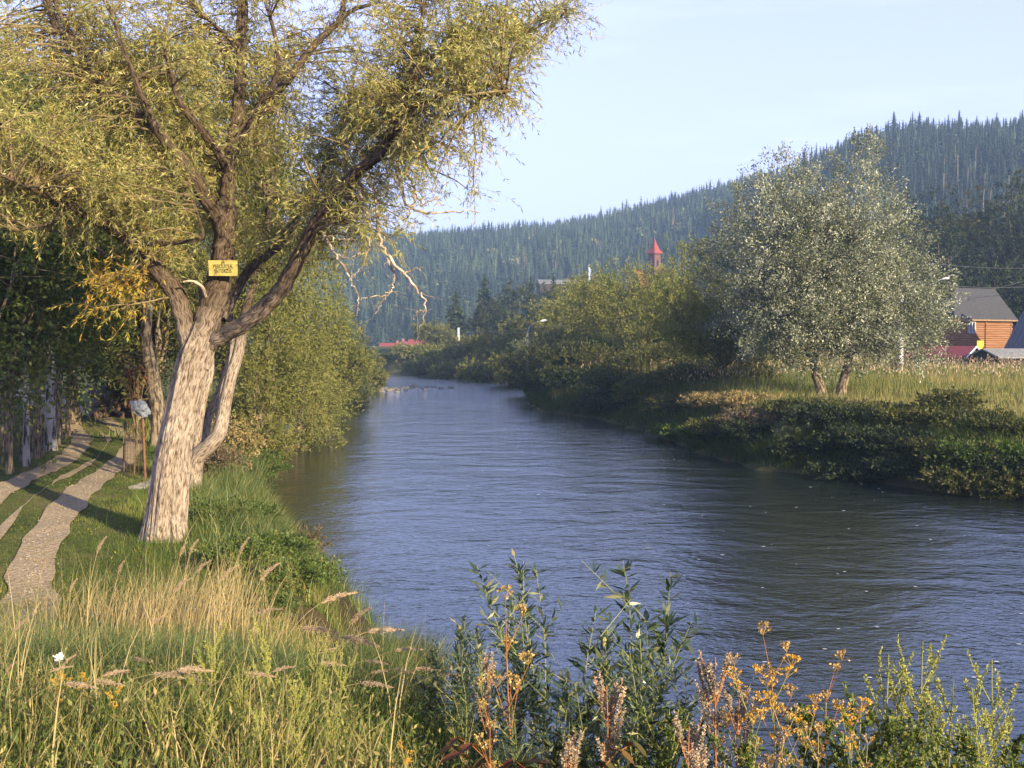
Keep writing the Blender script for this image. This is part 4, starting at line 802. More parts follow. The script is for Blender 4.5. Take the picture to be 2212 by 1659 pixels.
def hip(g, x0, y0, x1, y1, ze, zr, inset0, inset1, axis_='x', ov=.45, th=.12):
    x0 -= ov; y0 -= ov; x1 += ov; y1 += ov
    if axis_ == 'x': r0_, r1_ = (x0 + inset0, (y0 + y1) / 2, zr), (x1 - inset1, (y0 + y1) / 2, zr)
    else: r0_, r1_ = ((x0 + x1) / 2, y0 + inset0, zr), ((x0 + x1) / 2, y1 - inset1, zr)
    b4 = [(x0, y0, ze), (x1, y0, ze), (x1, y1, ze), (x0, y1, ze)]; lo4 = [(a_, b_, c_ - th) for a_, b_, c_ in b4]
    V = b4 + [r0_, r1_] + lo4
    if axis_ == 'x': F3 = [(0, 4, 3), (1, 2, 5)]; F4 = [(0, 1, 5, 4), (2, 3, 4, 5)]
    else: F3 = [(0, 1, 4), (2, 3, 5)]; F4 = [(1, 2, 5, 4), (3, 0, 4, 5)]
    g.add(V, F3); g.add(V, F4 + [(6, 9, 8, 7), (0, 6, 7, 1), (1, 7, 8, 2), (2, 8, 9, 3), (3, 9, 6, 0)])
g = Geo(); o5 = .5; hh = DEP / 2; ze = EAVE - .05; zr = RIDGE
V = [(-o5, -o5, ze), (LEN + o5, -o5, ze), (LEN + o5, DEP + o5, ze), (hh, hh, zr), (LEN + o5, hh, zr), (DEP + o5, DEP + o5, ze), (hh, WL + o5, zr), (DEP + o5, WL + o5, ze), (-o5, WL + o5, ze)]
V += [(x_, y_, z_ - .14) for x_, y_, z_ in V]
g.add(V, [(0, 1, 4, 3), (2, 5, 3, 4), (5, 7, 6, 3), (8, 0, 3, 6), (9, 12, 13, 10), (14, 11, 13, 12), (14, 12, 15, 16), (17, 15, 12, 9), (0, 9, 10, 1), (1, 10, 13, 4), (4, 13, 11, 2), (8, 17, 9, 0), (7, 16, 15, 6), (6, 15, 17, 8)])
g.build('roof', M['shingle'], house)
g = Geo(); g.add([(LEN, -.0, EAVE - .3), (LEN, DEP, EAVE - .3), (LEN, hh, zr - .3)], [(0, 1, 2)]); g.build('gable_wall', M['darkwood'], house)
g = Geo(); g.box((LEN / 2, -.5, EAVE - .16), (LEN + 1.0, .05, .16)); g.box((-.52, WL / 2, EAVE - .16), (.05, WL + 1, .16)); g.build('fascia', M['fascia'], house)
def window(parent, c, w_, h_, rz=0, mull=1, name='window'):
    f = Geo(); t = .07
    cx, cy, cz = c; dx_, dy_ = math.cos(rz), math.sin(rz)
    for s_ in (-1, 1): f.box((cx + dx_ * s_ * (w_ / 2), cy + dy_ * s_ * (w_ / 2), cz), (t, .12, h_ + t), rz)
    for s_ in (-1, 1): f.box((cx, cy, cz + s_ * h_ / 2), (w_ - t, .115, t), rz)
    if mull: f.box((cx, cy, cz), (t * 1.1, .11, h_ - t), rz)
    fo = f.build(name, M['trim'], parent); gl = Geo(); gl.box((cx + dy_ * .02, cy - dx_ * -.02, cz), (w_ - t, .02, h_ - t), rz); gl.build('pane', M['glass'], fo)
wz = W(2097, 707, HY)[2] - HZ0
window(house, (2.35, -.16, wz), .85, 1.15)
g = Geo(); g.box((2.35, -.135, wz + .72), (1.35, .05, .16)); g.box((1.76, -.135, wz), (.16, .05, 1.3)); g.box((2.94, -.135, wz), (.16, .05, 1.3)); g.build('window_surround', M['fascia'], house)
window(house, (5.9, -.15, .95), .4, .45, mull=0)
window(house, (-.15, 5.5, wz - .1), .85, 1.15, rz=rad(90))
# finial on the roof corner
g = Geo(); g.tubes(np.array([[hh, hh, RIDGE - .05], [hh, hh, RIDGE + .55]]), np.array([.07, .05]), 6, cap=True); g.build('finial', M['trim'], house)

M['redroof'] = plain('red_sheet', (.22, .05, .055), .55, 1, 3, (.27, .055, .05))
M['greenwood'] = plain('green_board', (.08, .14, .10), .8)
def gable_house(name, x, y, z, rz, L_, Wd_, He, Hr, wall, roof, label, cat='house', ov=.4, group=None, wins=0, chimney=False, battens=None, trim=None):
    e = empty(name, (x, y, z), label, cat, group, rz)
    g = Geo(); X0, X1, Y0, Y1 = -L_ / 2, L_ / 2, -Wd_ / 2, Wd_ / 2
    V = [(X0, Y0, -.6), (X1, Y0, -.6), (X1, Y1, -.6), (X0, Y1, -.6), (X0, Y0, He), (X1, Y0, He), (X1, Y1, He), (X0, Y1, He), (X0, 0, Hr - .05), (X1, 0, Hr - .05)]
    g.add(V, [(0, 1, 5, 4), (2, 3, 7, 6)]); g.add(V, [(1, 2, 6, 9, 5), (3, 0, 4, 8, 7)]); g.build('wall', wall, e)
    g = Geo(); sl_ = (Hr - He) / (Wd_ / 2); t = .12
    for s_ in (-1, 1):
        a = (s_ * (Wd_ / 2 + ov), He - sl_ * ov + .05); b_ = (0, Hr + .05)
        V = [(X0 - ov, a[0], a[1]), (X1 + ov, a[0], a[1]), (X1 + ov, b_[0], b_[1]), (X0 - ov, b_[0], b_[1])]; V2 = [(p_[0], p_[1], p_[2] + t) for p_ in V]
        g.add(V + V2, [(0, 1, 2, 3), (4, 7, 6, 5), (0, 4, 5, 1), (1, 5, 6, 2), (3, 2, 6, 7), (0, 3, 7, 4)])
    r_ = g.build('roof', roof, e)
    if chimney: c_ = Geo(); c_.box((L_ * .2, .5, Hr + .2), (.6, .6, 1.5)); c_.build('chimney', M['chim'], r_)
    for k in range(wins):
        window(e, (X0 + L_ * (k + .5) / wins, Y0 - .05, He * .55), .9, 1.1)
    if battens:
        g = Geo()
        for k in range(9):
            yy = Y0 + Wd_ * (k + .5) / 9; hh_ = He + (Hr - He) * (1 - abs(yy) / (Wd_ / 2)) - .1; g.box((X0 - .03, yy, hh_ / 2), (.05, .06, hh_))
        g.build('gable_batten', battens, e)
    if trim:
        g = Geo()
        for s_ in (-1, 1):
            ln = math.hypot(Wd_ / 2 + ov, (Hr - He) + sl_ * ov); an = math.atan2(Hr - He, Wd_ / 2)
            a = np.array([X0 - ov - .04, s_ * (Wd_ / 2 + ov), He - sl_ * ov + .1]); b_ = np.array([X0 - ov - .04, 0, Hr + .1]); g.tubes(np.array([a, b_]), np.array([.09, .09]), 4, cap=True)
        g.build('barge_board', trim, e)
    return e
M['chim'] = plain('chimney_brick', (.45, .22, .16), .9, 1, 6)
M['cream'] = plain('cream_wall', (.5, .36, .25), .8)
sx_, sy_ = W(2062, 770, 98)[0], 98.0; zz_ = tz(sx_, sy_)
gable_house('shed', sx_ + -.2, sy_ + 1.5, zz_, rad(128), 5.5, 3.1, W(2062, 771, 98)[2] - zz_, W(2062, 751, 98)[2] - zz_, M['greenwood'], M['redroof'], 'small green gabled shed with dark red roof in front of the log house', 'shed', ov=.25, battens=M['darkwood'], trim=M['trim'])
# hay barn: steep plank roof down to the ground at the right edge
M['greyplank'] = plain('grey_plank', (.155, .16, .18), .85, 1, 2.5, (.09, .09, .1), .01, (6, 6, .4))
bx, by = 54.2, 100.0; bz = tz(bx, by); barn = empty('hay_barn', (bx, by, bz), 'steep dark grey plank barn cut off by the right edge beside the log house', 'barn', rz=rad(20))
g = Geo(); HB = 8.3; WB = 6.4; LB_ = 9
for s_ in (-1, 1):
    for k in range(26):
        y0_ = -LB_ / 2 + k * LB_ / 26; zj = .03 * (k % 2); nv = np.array([s_ * HB, 0, WB]) / math.hypot(HB, WB) * (.02 + zj)
        q = np.array([(s_ * WB, y0_ + .01, -.3), (s_ * WB, y0_ + LB_ / 26 - .01, -.3), (s_ * WB * .42, y0_ + LB_ / 26 - .01, HB * .66), (s_ * WB * .42, y0_ + .01, HB * .66), (0, y0_ + LB_ / 26 - .01, HB), (0, y0_ + .01, HB)]) + nv
        V = np.vstack([q, q - nv * 1.0 - np.array([s_ * .06, 0, .06])]); g.add(V, [(0, 1, 2, 3), (3, 2, 4, 5), (6, 9, 8, 7), (9, 11, 10, 8), (0, 3, 9, 6), (1, 7, 8, 2)])
g.build('roof', M['greyplank'], barn)
g = Geo(); g.add([(-WB * .97, -LB_ / 2 + .1, -.3), (WB * .97, -LB_ / 2 + .1, -.3), (WB * .4, -LB_ / 2 + .1, HB * .65), (0, -LB_ / 2 + .1, HB * .98), (-WB * .4, -LB_ / 2 + .1, HB * .65)], [(0, 1, 2, 3, 4)]); g.build('gable_wall', M['greyplank'], barn)
# low grey roof right in front of the barn
lx = W(2185, 770, 94)[0]; lz = tz(lx, 94)
gable_house('shed', lx + .8, 95.5, lz, rad(12), 5.5, 4, W(2185, 772, 94)[2] - lz, W(2185, 757, 94)[2] - lz, M['darkwood'], plain('pale_roof', (.3, .29, .28), .8, 1, 4), 'low shed with pale grey roof at the right edge in the tall weeds', 'shed')
# yellow notice board on a post
yx = W(2117, 745, 103); yz = tz(yx[0], 103); e = empty('notice_board', (yx[0], 103, yz), 'square yellow board on a dark post before the log house', 'sign', rz=rad(10))
M['yboard'] = plain('bright_yellow', (.72, .46, .02), .5)
g = Geo(); g.box((0, -.04, yx[2] - yz), (.72, .05, .82)); g.build('board', M['yboard'], e); g = Geo(); g.tubes(np.array([[0, .03, -.2], [0, .03, yx[2] - yz + .35]]), np.array([.06, .05]), 6, cap=True); g.build('post', M['darkwood'], e)
# concrete pole behind the silver willow, street lamps
M['concrete'] = plain('concrete_pole', (.62, .6, .58), .8, 1, 5, (.45, .44, .42))
M['metal'] = plain('lamp_metal', (.45, .45, .46), .4, metal=.6)
M['lampwhite'] = plain('lamp_head', (.9, .9, .92), .25)
def lamp(dx, dtop, d, armx, label, r=.1, base=None):
    q = W(dx, dtop, d); z0 = tz(q[0], d); H = q[2] - z0; e = empty('street_lamp', (q[0], d, z0), label, 'street lamp')
    g = Geo(); g.tubes(np.array([[0, 0, -.3], [0, 0, H * .82]]), np.array([r * .95, r * .65]), 8, cap=True); g.build('pole', M['concrete'], e)
    t = np.linspace(0, 1, 8)[:, None]; P = (1 - t) ** 2 * np.array([0, 0, H * .8]) + 2 * t * (1 - t) * np.array([0, 0, H * .98]) + t ** 2 * np.array([armx, -.1, H])
    g = Geo(); g.tubes(P, np.full(8, .045), 6); g.build('arm', M['metal'], e)
    g = Geo(); sgn = 1 if armx > 0 else -1; P = np.array([[armx - sgn * .1, -.1, H], [armx + sgn * .15, -.1, H + .05], [armx + sgn * .5, -.1, H + .1], [armx + sgn * .75, -.1, H + .1]]); g.tubes(P, np.array([.05, .13, .14, .04]), 8, cap=True); g.build('lamp_head', M['lampwhite'], e)
lamp(1140, 694, 128, 1.6, 'small street lamp with curved arm in front of the dark grove', .13)
lamp(2012, 603, 112, 1.2, 'street lamp head peeping out between the silver willow and the grey roof', .14)
q = W(1946, 690, 88); z0 = tz(q[0], 88); e = empty('concrete_pole', (q[0], 88, z0), 'pale concrete pole showing at the right side of the silver willow', 'pole')
g = Geo(); g.tubes(np.array([[0, 0, -.3], [0, 0, 8.5]]), np.array([.24, .17]), 10, cap=True); g.build('pole', M['concrete'], e); g = Geo(); g.box((0, -.2, 8.1), (1.4, .1, .1)); g.build('crossarm', M['darkwood'], e)
q = W(990, 716, 200); z0 = tz(q[0], 200); e = empty('concrete_pole', (q[0], 200, z0), 'short pale post showing above the willows below the tall spruces', 'pole')
g = Geo(); g.tubes(np.array([[0, 0, -.3], [0, 0, W(990, 708, 200)[2] - z0]]), np.array([.3, .22]), 8, cap=True); g.build('pole', M['concrete'], e)
M['wire'] = plain('wire', (.1, .1, .11), .5)
def wires(a, b_, n_, dz, sag, label, r=.025):
    P0, P1 = W(*a), W(*b_); e = empty('power_line', P0, label, 'cable')
    for k in range(n_):
        t = np.linspace(0, 1, 20)[:, None]; P = (P1 - P0) * t + np.array([0, 0, -1.]) * (sag * 4 * t * (1 - t)) + np.array([0, .4 * k, -dz * k]); g = Geo(); g.tubes(P, np.full(20, r), 4); g.build('wire', M['wire'], e)
wires((1140, 712, 128), (800, 705, 300), 2, .35, .8, 'pair of power lines crossing in front of the dark grove')
wires((1145, 706, 128), (1400, 672, 100), 2, .35, .5, 'power lines running right from the small street lamp into the trees')
wires((2040, 642, 116), (2260, 590, 120), 1, .4, .4, 'cable rising from the grey roof towards the right edge')
wires((1946, 560, 100), (2300, 575, 118), 2, 2.0, .5, 'thin cables in front of the dark slope above the grey roof')

# church tower and flag
cy_ = 330; q = W(1414, 515, cy_); ez = W(1414, 547, cy_)[2]; cx_ = q[0]; cz_ = 8.0; ch = empty('church_tower', (cx_, cy_, cz_), 'brown church tower with pointed red roof rising over the trees', 'church tower', rz=rad(38))
M['brick'] = plain('brown_brick', (.15, .075, .06), .9, 1, 1.5, (.17, .085, .07))
tw = 26 * K / FPX * cy_ / 1.4; H1 = ez - cz_
g = Geo(); g.box((0, 0, H1 / 2 - 3), (tw, tw, H1 + 6)); g.build('wall', M['brick'], ch)
g = Geo(); ap = q[2] - cz_; o_ = tw / 2
prof = [(o_ + .62, H1 - .25), (o_ * .72, H1 + (ap - H1) * .32), (o_ * .38, H1 + (ap - H1) * .62), (.03, ap)]
for (r1_, z1_), (r2_, z2_) in zip(prof[:-1], prof[1:]):
    c4 = [(-1, -1), (1, -1), (1, 1), (-1, 1)]
    for i in range(4):
        a, b_ = c4[i], c4[(i + 1) % 4]; g.add([(a[0] * r1_, a[1] * r1_, z1_), (b_[0] * r1_, b_[1] * r1_, z1_), (b_[0] * r2_, b_[1] * r2_, z2_), (a[0] * r2_, a[1] * r2_, z2_)], [(0, 1, 2, 3)])
g.add([(-prof[0][0], -prof[0][0], H1 - .25), (prof[0][0], -prof[0][0], H1 - .25), (prof[0][0], prof[0][0], H1 - .25), (-prof[0][0], prof[0][0], H1 - .25)], [(0, 3, 2, 1)])
M['redtile'] = plain('red_roof', (.33, .075, .06), .6, 1, 2, (.25, .055, .045)); g.build('roof', M['redtile'], ch)
for ang in range(4):
    g = Geo(); a = ang * math.pi / 2; g.box((math.cos(a) * (o_ + .01), math.sin(a) * (o_ + .01), H1 - 3.3), (.1, .8, 2.0), a); g.build('louvre', M['glass'], ch)
g = Geo(); g.tubes(np.array([[0, 0, ap - .1], [0, 0, ap + .9]]), np.array([.06, .03]), 5); g.build('finial', M['metal'], ch)
e = gable_house('church', cx_ - 3, cy_ + 2, 8.0, rad(38), 7, 6, W(1400, 606, cy_)[2] - 11.0, W(1400, 585, cy_)[2] - 8, M['brick'], M['redroof'], 'red church roof just showing beside the tower foot', 'church')
q = W(1272, 572, 300); z0 = 6.0; e = empty('flagpole', (q[0], 300, z0), 'thin pale flagpole with a blue and white flag rising over the olive trees', 'flagpole')
g = Geo(); g.tubes(np.array([[0, 0, 0], [0, 0, q[2] - z0]]), np.array([.14, .09]), 6, cap=True); g.build('pole', M['lampwhite'], e)
g = Geo(); hz2 = q[2] - z0
for k in range(6): g.box((.22 + .1 * math.sin(k), .08 * math.sin(k * 2), hz2 - 1.0 - k * .62), (.5 + .12 * math.sin(k * 1.7), .05, .62))
g.build('flag', plain('flag_cloth', (.62, .72, .9), .8, 1, 2, (.3, .42, .75)), e)

# village roofs at the end of the river
VG = 'red roofed houses at the end of the river'
def vill(dx, dridge, deave, wd, d, rz, lab, wins=2, chim=False, roof='redtile'):
    q = W(dx, dridge, d); e_ = W(dx, deave, d); z0 = -.3 if False else 1.2; gable_house('village_house', q[0], d, z0, rz, wd * K / FPX * d, 8, e_[2] - z0, q[2] - z0, M['cream'], M[roof], lab, 'house', group=VG, wins=wins, chimney=chim)
vill(816, 752, 764, 38, 345, rad(55), 'small red roofed house farthest left at the river end', 1)
vill(848, 742, 759, 50, 335, rad(-4), 'long red roofed house in the middle with a chimney', 3, True)
vill(872, 738, 756, 34, 325, rad(80), 'red house with its gable towards the river', 1, True)
vill(904, 734, 748, 40, 350, rad(5), 'red roofed house highest and farthest right of the river end', 2)
q = W(1195, 606, 420); gable_house('village_house', q[0] + 2, 420, 26, rad(5), 16, 14, W(1195, 616, 420)[2] - 26, W(1195, 605, 420)[2] - 26, M['darkwood'], plain('grey_roof', (.28, .27, .24), .9), 'grey roofed house just showing over the dark grove', 'house', group=None)

# ------------------------------------------------------------------ left bank props
# stake, wire guard, sapling with brown leaves and a grey plastic bag
q = G(314, 1032, 1.7); z0 = tz(q[0], q[1]); st = empty('wooden_stake', (q[0], q[1], z0), 'reddish brown stake standing beside the sapling guard', 'stake')
d_ = q[1]; hs_ = W(310, 905, d_)[2] - z0; g = Geo(); g.tubes(np.array([[0, 0, -.2], [-.02, 0, hs_ * .5], [-.05, 0, hs_]]), np.array([.036, .034, .03]), 7, cap=True); g.build('stake', plain('rust_wood', (.22, .10, .055), .85, 1, 5), st)
bag_p = W(303, 882, d_)
q2 = G(290, 1020, 1.7); z2 = tz(q2[0], q2[1]); sap = empty('sapling', (q2[0], q2[1], z2), 'thin sapling with dry brown leaves inside a wire guard', 'sapling')
rng = np.random.default_rng(9); g = Geo(); LV = Geo(); Hs = W(290, 760, q2[1])[2] - z2
for k in range(7):
    a = rng.uniform(0, 6.28); h0 = Hs * rng.uniform(.15, .5) if k else 0; ln = Hs - h0; P = np.array([[0.02 * k, 0, h0]] + [[.02 * k + math.cos(a) * .13 * t_ * ln + rng.normal() * .04 + .12 * t_ * (k > 3), math.sin(a) * .1 * t_ * ln, h0 + ln * t_ * rng.uniform(.93, 1.0)] for t_ in (.25, .5, .75, .97)])
    P = spline(P, 14); g.tubes(P, np.linspace(.022 if k == 0 else .012, .003, 14), 5)
    i = rng.integers(6, 14, 42); LV.leaves(P[i] + rng.normal(size=(42, 3)) * .09, rng.normal(size=(42, 3)) + [0, 0, -.9], rng.uniform(.07, .13, 42), .05, rng)
# long bare side twigs reaching left and right as in the photograph
for pts in ([(300, 800), (330, 770), (355, 740), (372, 722)], [(330, 770), (300, 760), (262, 765), (235, 755), (245, 745)], [(295, 830), (275, 795), (262, 780), (262, 762)], [(355, 742), (345, 725), (310, 722), (285, 710)], [(312, 850), (335, 815), (350, 800), (372, 796)]):
    P = spline(np.array([W(a, b_, q2[1]) for a, b_ in pts]) - np.array([q2[0], q2[1], z2]), 12); g.tubes(P, np.linspace(.012, .003, 12), 4); i = rng.integers(7, 12, 9); LV.leaves(P[i] + rng.normal(size=(9, 3)) * .04, rng.normal(size=(9, 3)) + [0, 0, -1], .1, .045, rng)
g.build('stem', M['twig'], sap); LV.build('foliage', M['brownleaf'], sap)
mesh_ = Geo(); hg = 1.55
for k in range(16):
    a = k * 6.283 / 16; mesh_.tubes(np.array([[math.cos(a) * .3, math.sin(a) * .3, 0], [math.cos(a) * .2, math.sin(a) * .2, hg]]), np.array([.005, .005]), 3)
for k in range(16):
    zz_ = hg * k / 15; rr_ = .3 - .1 * k / 15; th = np.linspace(0, 6.283, 17); mesh_.tubes(np.stack([np.cos(th) * rr_, np.sin(th) * rr_, np.full(17, zz_)], 1), np.full(17, .004), 3)
ge_ = empty('wire_guard', (q2[0] - .0, q2[1], z2), 'rusty wire mesh guard round the foot of the sapling', 'wire guard')
mesh_.build('wire_mesh', plain('rusty_wire', (.14, .08, .05), .7), ge_)
g = Geo(); g.tubes(np.array([[-.33, 0, -.1], [-.26, 0, 1.65]]), np.array([.03, .03]), 6, cap=True); g.build('post', M['barkd'], ge_)
th = np.linspace(0, math.pi, 9); ph = np.linspace(0, 2 * math.pi, 15)[:-1]; V = []
for a in th:
    for b_ in ph: r_ = .24 * (1 + .22 * math.sin(b_ * 3 + a * 4) + .15 * math.sin(b_ * 7 + a * 5)); V.append((r_ * math.sin(a) * math.cos(b_) * 1.15, r_ * math.sin(a) * math.sin(b_) * .8, r_ * math.cos(a) * .8 - .1 * math.sin(a) * math.cos(b_)))
F = [(i * 14 + j, i * 14 + (j + 1) % 14, (i + 1) * 14 + (j + 1) % 14, (i + 1) * 14 + j) for i in range(8) for j in range(14)]
g = Geo(); g.add(V, F); o = g.build('plastic_bag', plain('grey_plastic', (.24, .26, .30), .35, 1, 9, (.15, .165, .19), .02)); o.location = bag_p; tag(o, 'crumpled grey plastic bag stuck on top of the stake', 'plastic bag')
# flat pale rocks by the foot of the stake
def rock(x, y, z, sx, sy, sz, seed, label, group, m_, name='rock', rz=0, cat='rock'):
    r = np.random.default_rng(seed); V = []; 
    for a in np.linspace(0, math.pi, 7):
        for b_ in np.linspace(0, 2 * math.pi, 11)[:-1]:
            d = np.array([math.sin(a) * math.cos(b_), math.sin(a) * math.sin(b_), math.cos(a)]); V.append(d * (1 + .22 * math.sin(3 * b_ + seed + a * 2) + .12 * math.cos(5 * b_ - seed)) * [sx, sy, sz])
    F = [(i * 10 + j, i * 10 + (j + 1) % 10, (i + 1) * 10 + (j + 1) % 10, (i + 1) * 10 + j) for i in range(6) for j in range(10)]
    g = Geo(); g.add(V, F); o = g.build(name, m_); o.location = (x, y, z); o.rotation_euler = (0, 0, rz); return tag(o, label, cat, group)
M['stone'] = plain('pale_stone', (.27, .245, .21), .9, 1, 4, (.16, .14, .115), .02)
for i, (dx, dy, s_) in enumerate([(330, 1040, .35), (300, 1050, .26), (313, 1046, .2)]):
    q = G(dx, dy, 1.72); rock(q[0], q[1], tz(q[0], q[1]) + .02, s_, s_ * .7, .09, i, ['largest flat pale rock beside the big willow foot', 'flat pale rock left of the largest one by the stake', 'small flat rock between the two larger ones by the stake'][i], 'flat rocks by the stake', M['stone'])
# stones on the shallow point and riffle
rng = np.random.default_rng(31); stone_p = None
for k in range(70):
    t = rng.random(); x = -20.5 + 8.5 * t + rng.normal() * 1.0; y = 118 + 17 * t + rng.normal() * 3.2
    if k > 55: x += rng.uniform(2, 6); y += rng.uniform(-2, 4)
    s_ = rng.uniform(.14, .38)
    if stone_p is None or k < 5: stone_p = rock(x, y, .03, s_, s_ * .8, s_ * .45, k, 'pale river stone on the shallow point at the end of the left bank', 'stones on the shallow point', M['stone'], 'river_stone', cat='stone')
    else:
        c = copy_tree(stone_p); c.location = (x, y, max(.03, tz(x, y))); c.rotation_euler = (0, 0, rng.uniform(0, 6)); f = s_ / .3; c.scale = (f, f, f)
for i, (dx, dy, s_, lab) in enumerate([(600, 906, .45, 'flat pale stone at the tip of the grassy nose on the left bank'), (622, 904, .3, 'small pale stone at the water edge beside the grassy nose'), (700, 862, .4, 'pale stone at the waterline below the left bank willows'), (740, 855, .3, 'second pale stone at the waterline below the left bank willows'), (548, 965, .25, 'pale stone low on the left bank just above the water'),
        (1655, 1008, .6, 'wide flat pale stone in the shadow of the right bank')]):
    q = G(dx, dy, .03); rock(q[0], q[1] + (.8 if dx > 1000 else 0), .0, s_ * .8, s_ * .5, s_ * .14, 50 + i, lab, 'stones along the waterline', M['stone'], cat='stone')
# timber pile
q = G(262, 905, 1.8); pz = tz(q[0], q[1]); M['oldlog'] = plain('old_log', (.16, .10, .07), .9, 1, 3, (.06, .04, .03)); lp = None
rng = np.random.default_rng(4); k = 0
for row in range(5):
    for j in range(6 - row):
        x = q[0] - 2.2 + j * .62 + row * .3; z = pz + .25 + row * .45
        if lp is None:
            lp = empty('timber_log', (x, q[1] + 2, z), 'old dark log lying in the timber pile at the end of the grass', 'log', 'logs in the timber pile'); g = Geo(); g.tubes(np.array([[-.2, -1.6, 0], [0, 0, .03], [.1, 1.6, 0]]), np.array([.27, .25, .24]), 9, cap=True); g.build('log', M['oldlog'], lp); c = lp
        else: c = copy_tree(lp); c.location = (x, q[1] + 2 + rng.normal() * .2, z)
        c.rotation_euler = (0, rng.uniform(0, 6), rad(35) + rng.normal() * .1); k += 1
# wire fence with thin posts at the left edge
fp = [(-40, 1010), (5, 1002), (45, 996), (68, 990), (92, 985), (105, 975), (128, 962), (143, 950), (150, 940)]; fe = None
fpts = [G(a, b_, 1.75) for a, b_ in fp]; z_ = [tz(p_[0], p_[1]) for p_ in fpts]; fe = empty('wire_fence', (*fpts[0][:2], z_[0]), 'wire fence on thin dark posts in front of the birches', 'fence'); off_ = np.array([fpts[0][0], fpts[0][1], z_[0]])
for p_, z in zip(fpts, z_):
    g = Geo(); h_ = 1.45; g.tubes(np.array([[p_[0], p_[1], z - .2], [p_[0] + .03, p_[1], z + h_]]) - off_, np.array([.05, .04]), 6, cap=True); g.build('post', M['barkd'], fe)
for h_ in np.linspace(.2, 1.35, 7):
    g = Geo(); g.tubes(np.array([[p_[0], p_[1], z + h_] for p_, z in zip(fpts, z_)]) - off_, np.full(len(fpts), .006), 3); g.build('wire', M['wire'], fe)

# ------------------------------------------------------------------ ground cover
def blades(g, x, y, h, w_, lean, rng, rnd, seg=3, wind=(0, 0), z=None, mi=0):
    n_ = len(x); z = TZ(x, y) - .02 if z is None else z; a = rng.uniform(0, 6.283, n_); d = np.stack([np.cos(a) * lean + wind[0], np.sin(a) * lean + wind[1], np.zeros(n_)], 1)
    f = rng.uniform(0, 6.283, n_); sd = np.stack([np.cos(f), np.sin(f), np.zeros(n_)], 1); P = np.stack([x, y, z], 1)
    if seg == 1:
        tip = P + d * h[:, None] + np.array([0, 0, 1.]) * h[:, None]
        g.tris(np.stack([P - sd * (w_ / 2)[:, None], P + sd * (w_ / 2)[:, None], tip], 1), rnd, mi); return
    rows = []
    for t in np.linspace(0, 1, seg + 1):
        c = P + d * (h * t ** 1.8)[:, None] + np.array([0, 0, 1.]) * (h * (t - .42 * np.linalg.norm(d, axis=1) * t ** 2.2))[:, None]; ww = (w_ / 2 * (1 - t) ** .7 + .0004)[:, None]; rows.append((c - sd * ww, c + sd * ww))
    V = np.stack([q for r_ in rows for q in r_], 1); k = 2 * (seg + 1)
    F = np.concatenate([(np.arange(n_)[:, None] * k + np.array([2 * i, 2 * i + 1, 2 * i + 3, 2 * i + 2])[None]) for i in range(seg)])
    g.add(V.reshape(-1, 3), F, np.tile(rnd, seg), mi=mi)
def patchy(x, y, s=.5, ph=0): return np.clip(.5 + .5 * wob(x + ph, y - ph, s), 0, 1)
rng = np.random.default_rng(70)
# tall mixed grass on the slope below the camera and up to the willow
g = Geo(); n_ = 95000; y = 3.2 + 16 * rng.random(n_) ** 1.25; x = rng.uniform(-.62, .25, n_) * (y + 3) + rng.normal(size=n_) * .2
cl = patchy(x, y, 1.6); keep = (river_sd(x, y) > .15) & (rng.random(n_) < .35 + .65 * cl) & ((x < -.6) | (rng.random(n_) < .5)) & ((road_dist(x, y) > 1.4) | (y < 16.5)) & ~((y > 15.2) & (x < -4.6) & (rng.random(n_) < .8)); x, y = x[keep], y[keep]
h = rng.uniform(.22, .75, len(x)) * np.interp(river_sd(x, y), [0, 2.5], [.45, 1]) * np.interp(y, [3, 6, 9, 15, 19], [.42, .6, .85, 1, .6]) * (.6 + .6 * patchy(x, y, .9, 3)); rn = np.clip(.62 * patchy(x, y, .8, 7) + .7 * rng.random(len(x)) - .12, 0, 1)
blades(g, x, y, h, rng.uniform(.004, .009, len(x)), rng.uniform(.1, .65, len(x)), rng, rn, 3, (.12, 0))
# low leafy filler between the blades
n_ = 60000; y = 3.4 + 13 * rng.random(n_) ** 1.1; x = rng.uniform(-.6, .2, n_) * (y + 3); keep = (river_sd(x, y) > .1) & ((road_dist(x, y) > 1.3) | (y < 14)); x, y = x[keep], y[keep]
P = np.stack([x, y, TZ(x, y) + rng.uniform(0, .22, len(x))], 1); g.leaves(P, rng.normal(size=P.shape) + [0, 0, .7], rng.uniform(.02, .055, len(x)), rng.uniform(.006, .018, len(x)), rng, np.clip(.05 + .85 * rng.random(len(x)) ** 1.3, 0, 1), fold=rng.normal(size=P.shape) * .6 + [0, 0, 1])
tag(g.build('grass', M['grass']), 'tall rough green and straw coloured grass below the viewer', 'grass', kind='stuff')
# fan of long straw stems in front of the willow foot
g = Geo(); n_ = 1000; c0 = G(340, 1400, 1.9); cx = rng.normal(size=n_) * .55 + c0[0] + .1; cy = rng.normal(size=n_) * .6 + 12.9
blades(g, cx, cy, rng.uniform(.6, 1.35, n_), rng.uniform(.006, .012, n_), rng.uniform(0, .35, n_), rng, rng.random(n_), 3, (.16, 0))
n_ = 9000; cy = 3.6 + 11.5 * rng.random(n_); cx = rng.uniform(-.6, .02, n_) * (cy + 2); kp = (rng.random(n_) < .04 + .75 * patchy(cx, cy, 1.3, 5) ** 5) & (river_sd(cx, cy) > .9); cx, cy = cx[kp], cy[kp]; n_ = len(cx); blades(g, cx, cy, rng.uniform(.5, 1.1, n_) * np.interp(cy, [4, 9], [.5, 1]), rng.uniform(.004, .009, n_), rng.uniform(0, .4, n_), rng, rng.random(n_), 3, (.1, 0))
